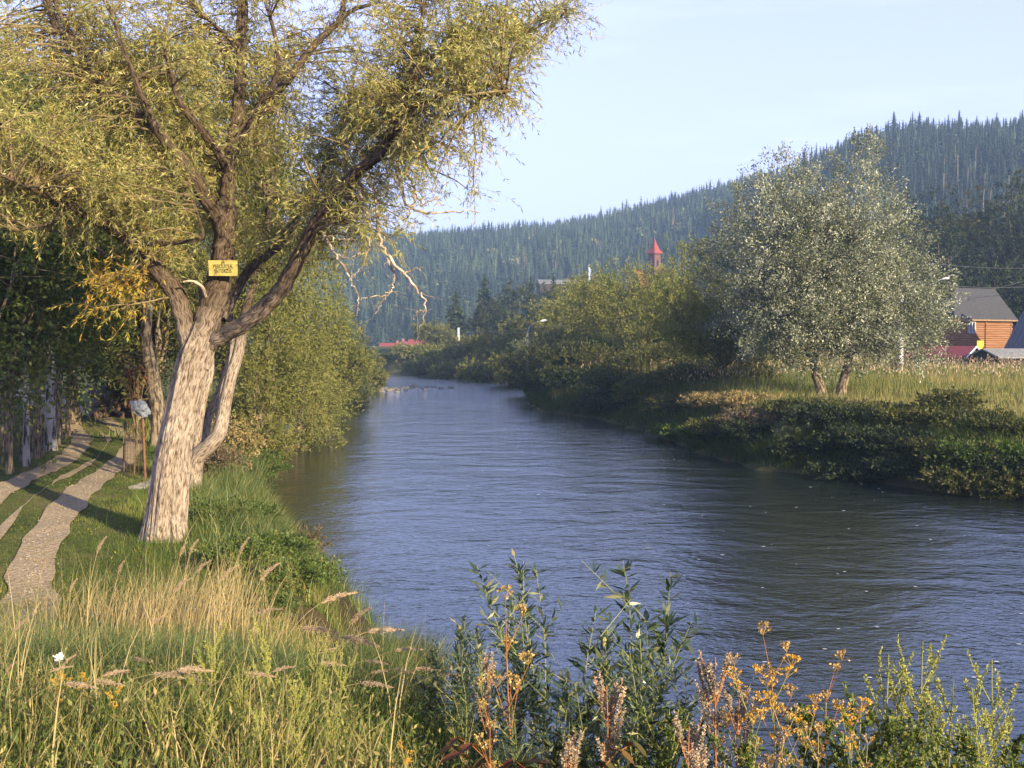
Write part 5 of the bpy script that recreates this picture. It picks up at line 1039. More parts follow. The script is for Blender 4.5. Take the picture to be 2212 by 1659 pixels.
tag(g.build('dry_grass', M['straw']), 'straw coloured dry grass stems fanning out before the willow foot', 'grass', kind='stuff')
# long grass whose deeper green paints a shadow patch on the near slope
g = Geo(); n_ = 9000; c1 = G(560, 1440, 2.6); cx = rng.normal(size=n_) * .95 - 2.4; cy = rng.normal(size=n_) * .9 + 8.3; keep = river_sd(cx, cy) > .5; cx, cy = cx[keep], cy[keep]
blades(g, cx, cy, rng.uniform(.3, .62, len(cx)), rng.uniform(.006, .011, len(cx)), rng.uniform(.4, 1.0, len(cx)), rng, rng.random(len(cx)) * .9, 4, (.35, -.1))
n_ = 26000; t = rng.random(n_); i_ = (t * 8).astype(int); fr = t * 8 - i_; sh = RIV[:9]; sx_ = sh[i_, 0] * (1 - fr) + sh[np.minimum(i_ + 1, 8), 0] * fr; sy_ = sh[i_, 1] * (1 - fr) + sh[np.minimum(i_ + 1, 8), 1] * fr
keepw = rng.random(n_) < np.interp(sy_, [18, 36, 60, 110], [1, .9, .7, .5]); off_ = -np.abs(rng.normal(size=n_)) * 1.1 - .05; x = sx_ + off_ + rng.normal(size=n_) * .2; y = sy_ + off_ * .35 + rng.normal(size=n_) * .3; keep = (river_sd(x, y) > -.15) & keepw; x, y = x[keep], y[keep]
blades(g, x, y, rng.uniform(.3, .8, len(x)) * np.interp(y, [20, 60, 110], [1, 1.3, 1.6]), np.interp(y, [20, 60, 110], [.012, .03, .05]), rng.uniform(.2, .7, len(x)), rng, rng.random(len(x)), 3, (.15, 0))
tag(g.build('bank_grass', M['lush']), 'lush green grass along the left waterline', 'grass', kind='stuff')
# mown grass beside the track
g = Geo(); n_ = 230000; y = 13.5 + 52 * rng.random(n_) ** 1.7; x = -rng.uniform(.02, .66, n_) * y - 1; rd = road_dist(x, y)
keep = (river_sd(x, y) > 1.0) & ((np.abs(rd - .95) > .22 + .16 * rng.random(len(x)) + .09 * wob(x, y, 3)) ) & ~((rd < .5) & (rng.random(n_) < .35)); x, y = x[keep], y[keep]
h = rng.uniform(.03, .09, len(x)) * np.interp(y, [14, 60], [1, 1.9]) * np.interp(road_dist(x, y), [0, 1.4, 3, 6], [.7, .8, 1.2, 1.6]) * np.where(river_sd(x, y) < 4, 1.9, 1)
blades(g, x, y, h, np.interp(y, [14, 30, 60], [.009, .016, .03]), rng.uniform(.1, .8, len(x)), rng, np.clip(patchy(x, y, .6) * .6 + rng.random(len(x)) * .5, 0, 1), 1)
# fallen leaves
n_ = 5000; y = 15 + 40 * rng.random(n_) ** 1.4; x = -rng.uniform(.1, .6, n_) * y; keep = river_sd(x, y) > 1; x, y = x[keep], y[keep]; P = np.stack([x, y, TZ(x, y) + .055], 1); g.leaves(P, rng.normal(size=P.shape) * [1, 1, .2], .06, .03, rng, mi=1, fold=np.tile([0, .1, 1.], (len(x), 1)))
tag(g.build('lawn', [M['lawn'], M['yellow']]), 'short green grass with fallen yellow leaves beside the track', 'grass', kind='stuff')
# far part of the left bank
g = Geo(); n_ = 26000; y = 40 + 95 * rng.random(n_); xb = np.interp(y, RIV[:10, 1], RIV[:10, 0]); x = xb - np.abs(rng.normal(size=n_)) * 2.0 - .2; keep = river_sd(x, y) > -.1; x, y = x[keep], y[keep]
blades(g, x, y, rng.uniform(.25, .7, len(x)), .05 * np.ones(len(x)), rng.uniform(.1, .6, len(x)), rng, np.clip(.25 + .5 * rng.random(len(x)), 0, 1), 1)
# right bank meadow: tall weeds at the back, shorter mown part nearer
n_ = 150000; y = 38 + 82 * rng.random(n_) ** 1.15; x = rng.uniform(-.02, .56, n_) * y; sd_ = river_sd(x, y); keep = (sd_ > 1.2) & right_side(x, y) & (rng.random(n_) < .4 + .6 * patchy(x, y, .5)); x, y, sd_ = x[keep], y[keep], sd_[keep]
tall = np.interp(y + 2.5 * wob(x, y, .35), [56, 66, 80], [0, .6, 1.0]); h = rng.uniform(.25, .5, len(x)) * (1 - tall) + rng.uniform(.6, 1.35, len(x)) * tall; h *= np.where(sd_ < 6, 1.25, 1) * (.75 + .4 * patchy(x, y, .9, 2))
base_ = np.clip(.15 + .45 * patchy(x, y, .22, 9) + .4 * rng.random(len(x)), 0, .93); base_ = np.where((tall < .4) & (rng.random(len(x)) < .3), .78, base_); base_ = np.clip(base_ - tall * .18 * (patchy(x, y, .3, 5) > .45), 0, 1)
blades(g, x, y, h, np.interp(y, [40, 110], [.022, .06]), rng.uniform(.05, .45, len(x)), rng, base_, 1)
tag(g.build('meadow_grass', M['grass']), 'tall uneven weeds and rough grass covering the meadow on the right bank', 'grass', kind='stuff')
# pinkish seed heads floating over the tall weeds
g = Geo(); n_ = 7000; y = 64 + 50 * rng.random(n_); x = rng.uniform(.0, .56, n_) * y; keep = (river_sd(x, y) > 3) & right_side(x, y); x, y = x[keep], y[keep]; P = np.stack([x, y, TZ(x, y) + rng.uniform(.8, 1.5, len(x))], 1)
g.leaves(P, rng.normal(size=P.shape) * .4 + [0, 0, 1], rng.uniform(.15, .35, len(x)), .06, rng)
tag(g.build('weed_seedheads', M['plume']), 'pinkish brown seed heads over the tall weeds of the meadow', 'weeds', kind='stuff')
# overgrown slope of the right bank
g = Geo(); n_ = 60000; t = rng.random(n_) * 11; RB = RIV[20:32]; i_ = np.minimum(t.astype(int), 10); fr = t - i_; sx_ = RB[i_, 0] * (1 - fr) + RB[i_ + 1, 0] * fr; sy_ = RB[i_, 1] * (1 - fr) + RB[i_ + 1, 1] * fr
dx_, dy_ = np.abs(rng.normal(size=n_)) * 2.4, np.abs(rng.normal(size=n_)) * 1.8; x = sx_ + dx_; y = sy_ + dy_; keep = (river_sd(x, y) > -.1) & right_side(x, y) & (y < 150); x, y = x[keep], y[keep]
big_ = np.interp(patchy(x, y, .45, 4), [.3, .7], [.5, 1.3]); blades(g, x, y, rng.uniform(.35, .95, len(x)) * big_, np.interp(y, [38, 110], [.025, .07]), rng.uniform(.2, .8, len(x)), rng, np.clip(rng.random(len(x)) * .6 + .1 * patchy(x, y, .3), 0, 1), 2, (-.2, -.2))
tag(g.build('bank_weeds', M['herb']), 'tangled weeds covering the steep right bank down to the water', 'weeds', kind='stuff')
# foam specks and small bubbles drifting
g = Geo(); n_ = 110; y = 17 + 60 * rng.random(n_) ** 1.5; x = rng.normal(size=n_) * .13 * y + .2 * y; x = np.where(rng.random(n_) < .35, .3 * y + rng.normal(size=n_) * 2, x); keep = river_sd(x, y) < -.8; x, y = x[keep], y[keep]
for i in range(len(x)):
    r_ = rng.uniform(.008, .026) * (1 + y[i] / 60); th = np.linspace(0, 6.283, 7)[:-1]; g.add(np.stack([x[i] + np.cos(th) * r_ * 1.6, y[i] + np.sin(th) * r_, np.full(6, .012)], 1), [tuple(range(6))])
tag(g.build('foam', plain('foam', (.75, .77, .78), .8)), 'small white foam flecks drifting on the dark water', 'foam', kind='stuff')

# ------------------------------------------------------------------ shrubs and herbs on the banks
GRB = 'low shrubs on the right bank slope'
for i, (dx, dy, d, H, Wd, leaf, lab) in enumerate([
    (1330, 905, 78, 2.2, 5.5, 'dark', 'dark green reedy clump hanging into the water left of the bright grass'), (1400, 900, 74, 2.0, 5, 'herb', 'loose dark weed clump between the reeds and the pale trunk'),
    (1250, 880, 88, 2.6, 6, 'dark', 'black green shrub at the waterline below the tall shrubs'), (1390, 870, 79, 2.2, 5, 'olive', 'shaded shrub above the reedy clump'),
    (1470, 880, 66, 1.7, 4, 'herb', 'olive weed clump under the pale trunk tree'), (1540, 870, 62, 1.4, 3, 'straw2', 'yellowish brown weed clump left of the silver willow'), (1620, 872, 57, 1.5, 3.4, 'straw2', 'tan feathery weed clump before the two leaning trunks'),
    (1580, 930, 53, 1.5, 3.6, 'herb', 'round green shrub left on the bank slope'), (1650, 905, 51, 1.6, 4, 'brown2', 'brownish purple weed mound on the bank edge'), (1640, 960, 50, 1.5, 3.4, 'dark', 'dark shrub by the wide pale stone'),
    (1725, 950, 47.5, 1.3, 2.2, 'pale2', 'light green feathery branch leaning over the dark bank'), (1740, 900, 50, 1.4, 3.6, 'herb', 'greenish shrub on the bank edge behind the feathery branch'), (1800, 965, 47, 1.6, 4, 'dark', 'dark green shrub right of the feathery branch'),
    (1820, 910, 49, 1.3, 3.6, 'brown2', 'rusty weed mound on the middle of the bank edge'), (1880, 985, 44.5, 1.6, 3.8, 'dark', 'dark shrub in the middle of the bank slope'), (1900, 915, 47, 1.4, 3.8, 'herb', 'olive shrub on the bank edge right of the rusty mound'),
    (1965, 1000, 43, 1.7, 3.8, 'dark', 'dark leafy shrub near the round stone'), (1990, 925, 45, 1.5, 3.8, 'herb', 'green brown shrub on the bank edge near the tall sprig'), (2060, 905, 45, 2.6, 2.6, 'olive', 'tallest leafy sprig rising over the bank edge'),
    (2060, 1005, 40.5, 1.8, 3.8, 'herb', 'leafy shrub low on the slope left of the bright green bush'), (2120, 990, 39.5, 2.0, 3.2, 'bright', 'bright green bush lit by the sun near the right edge'), (2105, 935, 43, 1.5, 3.4, 'olive', 'olive shrub above the bright green bush'),
    (2190, 1000, 38.5, 1.9, 3.4, 'dark', 'dark shrub at the right edge of the bank'), (2200, 940, 41, 1.1, 2.6, 'herb', 'low green clump at the right edge below the red brown grass'), (2260, 1010, 37.5, 1.8, 4, 'herb', 'shrub just beyond the right edge of the bank'), (2090, 1050, 38.7, 1.3, 3, 'herb', 'low shrub trailing into the water under the bright bush'),
    (1960, 1030, 41.8, 1.1, 3.4, 'dark', 'low dark clump trailing at the waterline'), (1850, 1015, 43.2, 1.1, 3.4, 'dark', 'low black green clump at the waterline by the round stone'), (1760, 1000, 45.6, 1.1, 3.2, 'dark', 'low dark clump right of the wide pale stone'),
    (1540, 945, 55, .9, 3.2, 'bright', 'bright green grass tuft at the water left of the brown mound'), (1480, 925, 60, .9, 3.2, 'bright', 'bright green grass patch at the left end of the sunny bank')]):
    if 'straw2' not in M:
        M['straw2'] = leafmat('tan_weed', [(0, (.12, .11, .03)), (.5, (.26, .2, .08)), (1, (.4, .27, .12))], .25)
        M['brown2'] = leafmat('brown_weed', [(0, (.05, .05, .02)), (.5, (.13, .095, .055)), (1, (.22, .15, .09))], .2)
        M['pale2'] = leafmat('pale_frond', [(0, (.12, .15, .06)), (1, (.3, .32, .14))], .25)
        M['bright'] = leafmat('bright_leaf', [(0, (.03, .055, .008)), (.6, (.07, .115, .018)), (1, (.15, .18, .035))], .3)
    q = W(dx, dy, d); z0 = max(-.1, tz(q[0], d)); build_tree('shrub', lab, 'shrub', GRB, q[0], d, z0 - .1, H * .58, Wd, M['olive' if leaf == 'herb' else leaf], M['barkd'], 700 + i, n=6500, L=.10 + .0013 * d, ar=.3 if leaf in ('straw2', 'pale2', 'brown2') else .45, cb=.0, per=16, clump=Wd * .12, limbs=6, r0=.04, nl=8)
GLB = 'leafy herbs on the left bank'
for i, (dx, dy, d, H, Wd, leaf, lab) in enumerate([
    (520, 1170, 17.5, .6, 1.3, 'herb', 'dark leafy herb bush right of the willow foot'), (590, 1150, 18.5, .5, 1.3, 'herb', 'broad leaved herb clump on the bank edge right of the willow'), (640, 1210, 16.6, .5, 1.2, 'herb', 'low leafy clump nearest the water on the bank edge'),
    (560, 1240, 15.2, .5, 1.3, 'herb', 'green herb clump between the straw grass and the bank edge'), (480, 1110, 22, .6, 1.6, 'herb', 'small leafy clump behind the willow foot'), (530, 1080, 25, .45, 1.3, 'bright', 'bright green clump on the bank behind the willow'),
    (620, 1130, 21, .7, 1.5, 'brown2', 'reddish brown herb clump on the bank rim'), (480, 930, 34, 1.6, 2.6, 'straw2', 'tan brushy shrub between the forked trunk and the water'), (455, 1000, 30, 1.1, 1.6, 'brown2', 'brown brushy growth at the foot of the forked willow'),
    (540, 930, 41, 1.4, 2.8, 'bright', 'fresh green clump on the bank beyond the forked willow'), (560, 880, 52, 1.6, 3.4, 'straw2', 'pale tan grassy clump on the nose of the left bank'), (595, 880, 60, 1.0, 3, 'bright', 'bright green grass clump at the tip of the nose')]):
    q = W(dx, dy, d); build_tree('herb_clump', lab, 'herb', GLB, q[0], d, tz(q[0], d) - .05, H, Wd, M[leaf], M['greenstem'], 760 + i, n=3600, L=.03 + .0022 * d, ar=.42, cb=.0, per=14, clump=Wd * .14, limbs=6, r0=.012, nl=7)

# grass tuft hanging over the water
def tuft(x, y, z, n_, hmin, hmax, spread, w_, lean, m_, label, seed, group=None, wind=(0, 0)):
    r = np.random.default_rng(seed); g = Geo(); a = r.uniform(0, 6.283, n_); rr = spread * np.sqrt(r.random(n_)); xx_ = np.cos(a) * rr; yy_ = np.sin(a) * rr
    blades(g, xx_, yy_, r.uniform(hmin, hmax, n_), r.uniform(w_ * .6, w_, n_), lean * r.uniform(.2, 1, n_), r, r.random(n_), 4, wind, z=-.25 * (rr / spread) * spread)
    o = g.build('grass_tuft', m_); o.location = (x, y, z); return tag(o, label, 'grass tuft', group)
q = W(855, 1400, 15.5); tuft(q[0], 15.5, .55, 2600, .5, 1.0, .75, .012, .8, M['lush'], 'dark green grass tuft hanging over the water edge', 1)
q = W(800, 1380, 14.2); tuft(q[0], 14.2, .85, 1400, .4, .9, .5, .011, .8, M['lush'], 'grass tuft beside the larger tuft on the land side', 2)
q = W(560, 1110, 25.5); tuft(q[0], 25.5, tz(q[0], 25.5), 1800, .5, .95, .8, .018, .7, M['lush'], 'blue green grass tuft where the bank drops behind the willow', 3)
q = W(505, 1020, 36); tuft(q[0], 36, tz(q[0], 36), 1800, .6, 1.2, 1.0, .024, .7, M['lush'], 'long grass tuft on the bank right of the forked willow', 4)
q = W(620, 1120, 27.0); tuft(q[0], 27, max(.1, tz(q[0], 27)), 1500, .4, .9, .7, .018, .7, M['lush'], 'sunlit grass tuft at the outermost edge of the bank', 5)

# ------------------------------------------------------------------ foreground plants
rng = np.random.default_rng(88)
def place(proto, x, y, label, group, rz=0, s=1, dz=0, first=[None]):
    c = copy_tree(proto) if proto.get('used') else proto; proto['used'] = 1
    c.location = (x, y, tz(x, y) - .03 + dz); c.rotation_euler = (0, 0, rz); c.scale = (s, s, s)
    if 'used' in c and c is not proto: del c['used']
    c['label'] = label; c['group'] = group; return c
def seed_stalk(H, bend, plume, seed):
    r = np.random.default_rng(seed); e = empty('grass_stalk', (0, 0, 0), 'x', 'grass stalk'); t = np.linspace(0, 1, 10); P = np.stack([bend * t ** 2.4 * H, 0 * t, H * t - .35 * abs(bend) * H * t ** 4], 1)
    g = Geo(); g.tubes(P, np.linspace(.0042, .002, 10), 4)
    for k in range(3): 
        i = 2 + k; g.leaves(P[i][None], np.array([[r.normal(), r.normal(), .9]]), .32, .008, r, np.array([.3]))
    g.build('stem', M['straw'], e); T_ = norm(P[-1] - P[-2]); n_ = 320; u = r.random(n_); base = P[-1] - T_ * plume * .55 * (1 - u)[:, None] + T_ * (u * plume * .45)[:, None]
    sag = np.array([np.sign(bend + .001) * .35, 0, -.3]) * (u[:, None] ** 2) * plume * .5; rad_ = .1 * plume * np.sin(np.clip(u * 1.1 + .12, 0, 1) * math.pi) ** .8
    g = Geo(); off_ = norm(r.normal(size=(n_, 3))) * (rad_ * r.random(n_) ** .5)[:, None]; g.leaves(base + sag + off_, T_ * .9 + off_ * 8 + r.normal(size=(n_, 3)) * .3 + sag * 2, plume * .11, plume * .022, r); g.build('seed_head', M['plume'], e); return e
SG = [seed_stalk(1.0, .25, .22, 1), seed_stalk(1.15, .5, .26, 2), seed_stalk(.9, .75, .26, 3), seed_stalk(1.25, .12, .19, 4)]
GS2 = 'grass stalks with feathery seed heads'
spots = [(30, 1330, 6.5, 0), (75, 1300, 7, 3), (60, 1440, 5.2, 1), (130, 1420, 5.6, 0), (215, 1160, 12, 3), (265, 1210, 11, 3), (235, 1410, 6.4, 2), (300, 1500, 5.5, 2), (205, 1480, 5.2, 1), (350, 1530, 5.2, 2), (250, 1570, 4.8, 2), (290, 1600, 4.6, 2), (330, 1580, 4.7, 1), (400, 1150, 13, 3), (415, 1165, 13, 3), (430, 1150, 13.5, 0), (480, 1170, 12.5, 0), (525, 1170, 12, 3), (560, 1210, 11, 0), (500, 1310, 9, 1), (560, 1340, 8.5, 2), (620, 1290, 9, 1), (655, 1330, 8.6, 2), (700, 1360, 8.2, 2), (760, 1290, 9.6, 0), (780, 1400, 7.6, 2), (735, 1440, 7, 2), (800, 1480, 6.6, 2), (830, 1510, 6.4, 2), (770, 1550, 6, 1), (620, 1500, 6, 2), (660, 1420, 7, 1), (120, 1560, 4.6, 2), (170, 1600, 4.5, 1), (60, 1600, 4.5, 2), (440, 1590, 4.8, 2), (15, 1420, 5.4, 0), (370, 1250, 10, 0), (320, 1330, 8, 0), (155, 1250, 9, 3), (100, 1200, 10, 3), (880, 1500, 6.4, 2), (700, 1600, 4.9, 2), (540, 1600, 4.8, 1)]
wl = ['beside the track', 'in front of the willow foot', 'over the bank edge', 'low on the near slope', 'leaning towards the water']
for i, (dx, dy, d, k) in enumerate(spots):
    top = W(dx, dy, d); z0 = tz(top[0], d); H = max(.35, top[2] - z0); pr = SG[k]; Hp = [.93, .98, .72, 1.22][k]; s_ = H / Hp
    place(pr, top[0] - .15 * s_, d, 'stalk with ' + ['buff', 'tan', 'drooping brown', 'upright pale'][k] + ' seed head ' + (wl[0] if dx < 180 and dy < 1350 else wl[1] if dy < 1260 and dx < 600 else wl[2] if dx > 500 and dy < 1450 else wl[4] if dx > 600 else wl[3]), GS2, rng.uniform(-.5, .5), min(s_, 1.15), 0)

def willow_shoot(H, seed, nst=5):
    r = np.random.default_rng(seed); e = empty('willow_shoot', (0, 0, 0), 'x', 'willow shoot'); g = Geo(); LV = Geo()
    for s_ in range(nst):
        a = r.uniform(0, 6.28); sp_ = r.uniform(.05, .4); h = H * r.uniform(.55, 1) if s_ else H; t = np.linspace(0, 1, 12); P = np.stack([math.cos(a) * sp_ * t ** 1.3 * h + .02 * np.sin(t * 7 + s_), math.sin(a) * sp_ * t ** 1.3 * h, h * t], 1); g.tubes(P, np.linspace(.007, .0018, 12), 4)
        nlv = int(60 * h / H * H); u = r.uniform(.18, 1, nlv) ** .8; fi = u * 10.99; i0 = fi.astype(int); f = (fi - i0)[:, None]; B = P[i0] * (1 - f) + P[i0 + 1] * f; an = np.arange(nlv) * 2.4
        D = np.stack([np.cos(an), np.sin(an), np.full(nlv, .55)], 1) + r.normal(size=(nlv, 3)) * .25; Ln = r.uniform(.07, .125, nlv); LV.leaves(B, D, Ln, Ln * r.uniform(.2, .3, nlv), r, fold=np.cross(D, [0, 0, 1.]) * 0 + [0, 0, 1.] + r.normal(size=(nlv, 3)) * .3)
        for k in range(3):   # side twigs
            i = r.integers(4, 10); d = norm(np.array([math.cos(an[k] * 3 + s_), math.sin(an[k] * 3 + s_), 1.0])); q = P[i] + d * np.linspace(0, .35, 6)[:, None]; g.tubes(q, np.linspace(.003, .001, 6), 3); m_ = 9; w_ = r.random(m_); LV.leaves(P[i] + d * (w_ * .35)[:, None], d * .6 + r.normal(size=(m_, 3)) * .7, r.uniform(.06, .1, m_), .018, r)
    g.build('stem', M['greenstem'], e); LV.build('foliage', M['shoot'], e); return e
WS = [willow_shoot(1.6, 1), willow_shoot(1.3, 2, 6), willow_shoot(1.1, 3, 6)]
GW2 = 'willow shoots in front of the river'
wsl = [(1190, 1205, 7.2, 'tallest willow shoot with white catkin like tip over the water'), (1395, 1225, 7.4, 'tall willow shoot with a reddish tip right of the tallest one'), (985, 1330, 6.6, 'willow shoot at the left end of the leafy group'), (1060, 1340, 6.2, 'leafy willow shoot behind the orange stem'), (1120, 1310, 6.6, 'willow shoot left of the tallest one'), (1250, 1340, 6.0, 'dense willow shoot right below the tallest one'), (1320, 1330, 6.4, 'willow shoot between the two tall ones'), (1010, 1440, 5.6, 'low willow shoot at the left end by the bank'),
       (1180, 1440, 5.4, 'low bushy willow shoot in the middle of the group'), (1290, 1450, 5.4, 'low bushy willow shoot right of the middle'), (1380, 1400, 5.8, 'willow shoot at the right end of the dense group'), (1460, 1440, 5.8, 'small pale willow shoot right of the dense group'), (1510, 1420, 6.2, 'thin willow shoot standing apart near the mugwort'), (1110, 1520, 5.0, 'lowest willow shoot behind the red leaves'), (930, 1400, 7.0, 'thin willow shoot leaning left over the dark tuft')]
for i, (dx, dy, d, lab) in enumerate(wsl):
    top = W(dx, dy, d); z0 = tz(top[0], d) - .05; H = top[2] - z0; k = i % 3; place(WS[k], top[0], d, lab, GW2, rng.uniform(0, 6), H / [1.6, 1.3, 1.1][k])

def umbel_plant(H, seed, mflower, stem='redstem', n_br=6, yellow=False, name='tansy_plant'):
    r = np.random.default_rng(seed); e = empty(name, (0, 0, 0), 'x', 'wild flower'); g = Geo(); FL = Geo(); t = np.linspace(0, 1, 8); P = np.stack([.06 * np.sin(t * 4 + seed), .03 * t, H * t], 1); g.tubes(P, np.linspace(.006, .003, 8), 5); ends = [P[-1]]
    for k in range(n_br):
        i = r.integers(4, 8) if k else 7; a = r.uniform(0, 6.28); ln = r.uniform(.12, .3); q = P[i] + np.stack([np.cos(a) * .45 * t * ln, np.sin(a) * .45 * t * ln, ln * t], 1); g.tubes(q, np.linspace(.003, .0014, 8), 4); ends.append(q[-1])
    g.build('stem', M[stem], e)
    for c in ends:
        FL = Geo()
        for _ in range(9):
            d = norm(np.array([r.normal() * .55, r.normal() * .55, 1.])) * r.uniform(.045, .07); tip = c + d; FL.tubes(np.array([c, tip]), np.array([.0012, .0009]), 3); m_ = 7; FL.leaves(np.tile(tip, (m_, 1)) + r.normal(size=(m_, 3)) * .004, r.normal(size=(m_, 3)) + [0, 0, .8], .014, .011, r)
        FL.build('bloom', M[mflower], e)
    g = Geo(); m_ = 22; i = r.integers(1, 6, m_); g.leaves(P[i] + r.normal(size=(m_, 3)) * .01, r.normal(size=(m_, 3)) + [0, 0, .3], r.uniform(.04, .09, m_), .009, r)
    g.build('foliage', M['herb'], e); return e
UP = [umbel_plant(1.0, 1, 'bflower'), umbel_plant(.9, 2, 'yflower', 'greenstem'), umbel_plant(1.1, 3, 'bflower', 'straw', 8)]
ul = [(1110, 1325, 5.0, 0, 'tall orange brown stem with flat dried flower heads among the willow shoots'), (1060, 1535, 4.4, 0, 'shorter orange stem with a dried flower head left of the tall one'), (1690, 1400, 5.6, 0, 'tallest tansy with golden brown heads before the dark water'), (1655, 1455, 5.2, 1, 'tansy with yellow heads left of the tallest one'), (1780, 1450, 5.6, 0, 'thin tansy with one small golden head right of the tallest one'), (1590, 1455, 5.4, 2, 'brown headed tansy beside the pale mugwort'), (1680, 1545, 4.6, 2, 'pale cream dried umbel in front of the tansies'), (1740, 1560, 4.7, 1, 'yellow tansy in the middle of the near weeds'), (1700, 1600, 4.4, 2, 'golden dried umbel low in the near weeds'), (1820, 1540, 4.8, 1, 'small yellow tansy right of the middle of the near weeds'), (1640, 1500, 5, 1, 'yellow tansy behind the cream umbel'), (1770, 1600, 4.4, 2, 'brown umbel at the bottom right of the golden one'), (1870, 1620, 4.4, 2, 'golden umbel at the bottom edge right of the brown one'),
      (150, 1540, 4.9, 1, 'yellow flower head low on the near slope at the left'), (175, 1525, 5.1, 1, 'brighter yellow flower head just right of the first at the left'), (120, 1580, 4.7, 1, 'small yellow flower head nearest the left edge'), (885, 1630, 4.3, 1, 'single orange yellow flower near the bottom centre'), (40, 1530, 5.1, 2, 'brown dried umbel at the left edge'), (240, 1630, 4.3, 1, 'yellow flower at the bottom left')]
for i, (dx, dy, d, k, lab) in enumerate(ul):
    top = W(dx, dy, d); z0 = tz(top[0], d) - .05; H = max(.3, top[2] - z0); place(UP[k], top[0], d, lab, 'tansy and dried umbels near the viewer', rng.uniform(0, 6), H / [1.2, 1.1, 1.3][k])

def branch_weed(H, seed, mb='bud', ms='greenstem', nb=9, spread=.5, name='branching_weed', budn=44, bs=.017):
    r = np.random.default_rng(seed); e = empty(name, (0, 0, 0), 'x', 'weed'); g = Geo(); B = Geo(); t = np.linspace(0, 1, 10); P = np.stack([.05 * np.sin(t * 3 + seed), .02 * t, H * t], 1); g.tubes(P, np.linspace(.008, .0025, 10), 4); br = [(P, .3)]
    for k in range(nb):
        i = r.integers(2, 8); a = r.uniform(0, 6.28); ln = H * r.uniform(.25, .55) * (1 - i / 14); c = np.stack([np.cos(a) * spread * t * ln * (1.2 - .4 * t), np.sin(a) * spread * t * ln, ln * t ** 1.1], 1) + P[i]; g.tubes(c, np.linspace(.0048, .002, 10), 4); br.append((c, .15))
        for q in range(2):
            j = r.integers(3, 8); a2 = a + r.normal(); c2 = np.stack([np.cos(a2) * spread * t, np.sin(a2) * spread * t, t], 1) * ln * .4 + c[j]; g.tubes(c2, np.linspace(.002, .0008, 10), 3); br.append((c2, .1))
    for c, lo in br:
        u = r.uniform(lo, 1, budn); fi = u * 8.99; i0 = fi.astype(int); f = (fi - i0)[:, None]; Q = c[i0] * (1 - f) + c[i0 + 1] * f; B.leaves(Q + r.normal(size=Q.shape) * .002, r.normal(size=Q.shape) + [0, 0, .5], r.uniform(.6, 1.3, budn) * bs, bs * .6, r)
    g.build('stem', M[ms], e); B.build('seed_spike', M[mb], e); return e
BWp = [branch_weed(1.0, 1), branch_weed(1.1, 2, nb=12), branch_weed(1.0, 3, 'mugwort', 'redstem', 11, .3, 'mugwort', 60, .016), branch_weed(.9, 4, 'herb', 'greenstem', 12, .7, budn=26, bs=.03)]
GBW = 'branching weeds near the viewer'
bl = [(580, 1370, 5.2, 1, 'tallest yellow green branching weed in the middle of the near slope'), (460, 1380, 5.3, 0, 'yellow green branching weed left of the tallest one'), (680, 1400, 5.4, 1, 'branching weed right of the tallest one on the near slope'), (740, 1410, 5.7, 0, 'branching weed nearest the water on the near slope'), (520, 1470, 4.7, 1, 'branching weed in front of the tallest one'), (640, 1490, 4.6, 0, 'branching weed below the right hand ones'), (420, 1490, 4.8, 0, 'thin branching weed by the long green grass'), (720, 1530, 4.5, 1, 'branching weed low at the right of the near slope'), (560, 1570, 4.2, 0, 'branching weed at the bottom under the tallest one'), (460, 1600, 4.2, 1, 'reddish low branching weed at the bottom'), (640, 1610, 4.15, 1, 'branching weed at the bottom edge left of the dark leaves'), (350, 1600, 4.3, 0, 'thin branching weed at the bottom left of the slope'),
      (1555, 1405, 5.4, 2, 'tallest pinkish mugwort spike left of the tansies'), (1590, 1500, 5.0, 2, 'mugwort spike beside the tallest one'), (1480, 1560, 4.5, 2, 'pinkish mugwort spike low at the bottom'), (1220, 1590, 4.2, 2, 'leaning mugwort spike at the bottom below the willow shoots'), (1040, 1420, 5.6, 2, 'dark mugwort spike among the willow shoots'), (1300, 1470, 4.9, 2, 'greenish mugwort spike in front of the willow shoots'), (1530, 1620, 4.2, 2, 'small mugwort spike at the bottom edge'),
      (1905, 1425, 5.6, 1, 'tall thin branching weed before the blue water'), (1990, 1400, 5.8, 1, 'forked branching weed with bare spikes right of the thin one'), (2060, 1470, 5.4, 0, 'branching weed with arching spikes near the right edge'), (2160, 1430, 5.8, 1, 'tall branching weed at the right edge'), (2110, 1500, 5.2, 0, 'branching weed below the right edge one'), (1850, 1500, 5.0, 3, 'leafy weed right of the tansies'), (1930, 1530, 4.9, 3, 'leafy weed in the lower right'), (2010, 1545, 4.9, 3, 'broad leafy weed in the lower right corner area'), (2100, 1560, 4.9, 3, 'leafy weed near the lower right corner'), (2190, 1560, 4.9, 3, 'leafy weed in the lower right corner'), (1620, 1580, 4.5, 3, 'leafy weed between the mugwort and the umbels'), (1780, 1510, 5.1, 3, 'leafy weed behind the yellow tansy'), (1450, 1520, 5.0, 3, 'leafy weed under the small pale willow shoot'), (1830, 1590, 4.5, 3, 'bottom leafy weed right of the golden umbels'), (2040, 1610, 4.5, 3, 'bottom leafy weed in the lower right'), (1960, 1470, 5.6, 0, 'thin weed between the forked one and the tall thin one')]
for i, (dx, dy, d, k, lab) in enumerate(bl):
    top = W(dx, dy, d); z0 = tz(top[0], d) - .05; H = max(.3, top[2] - z0); place(BWp[k], top[0], d, lab, GBW, rng.uniform(0, 6), H / [1.0, 1.1, 1.05, .95][k] * (1.12 if dx < 800 else 1))
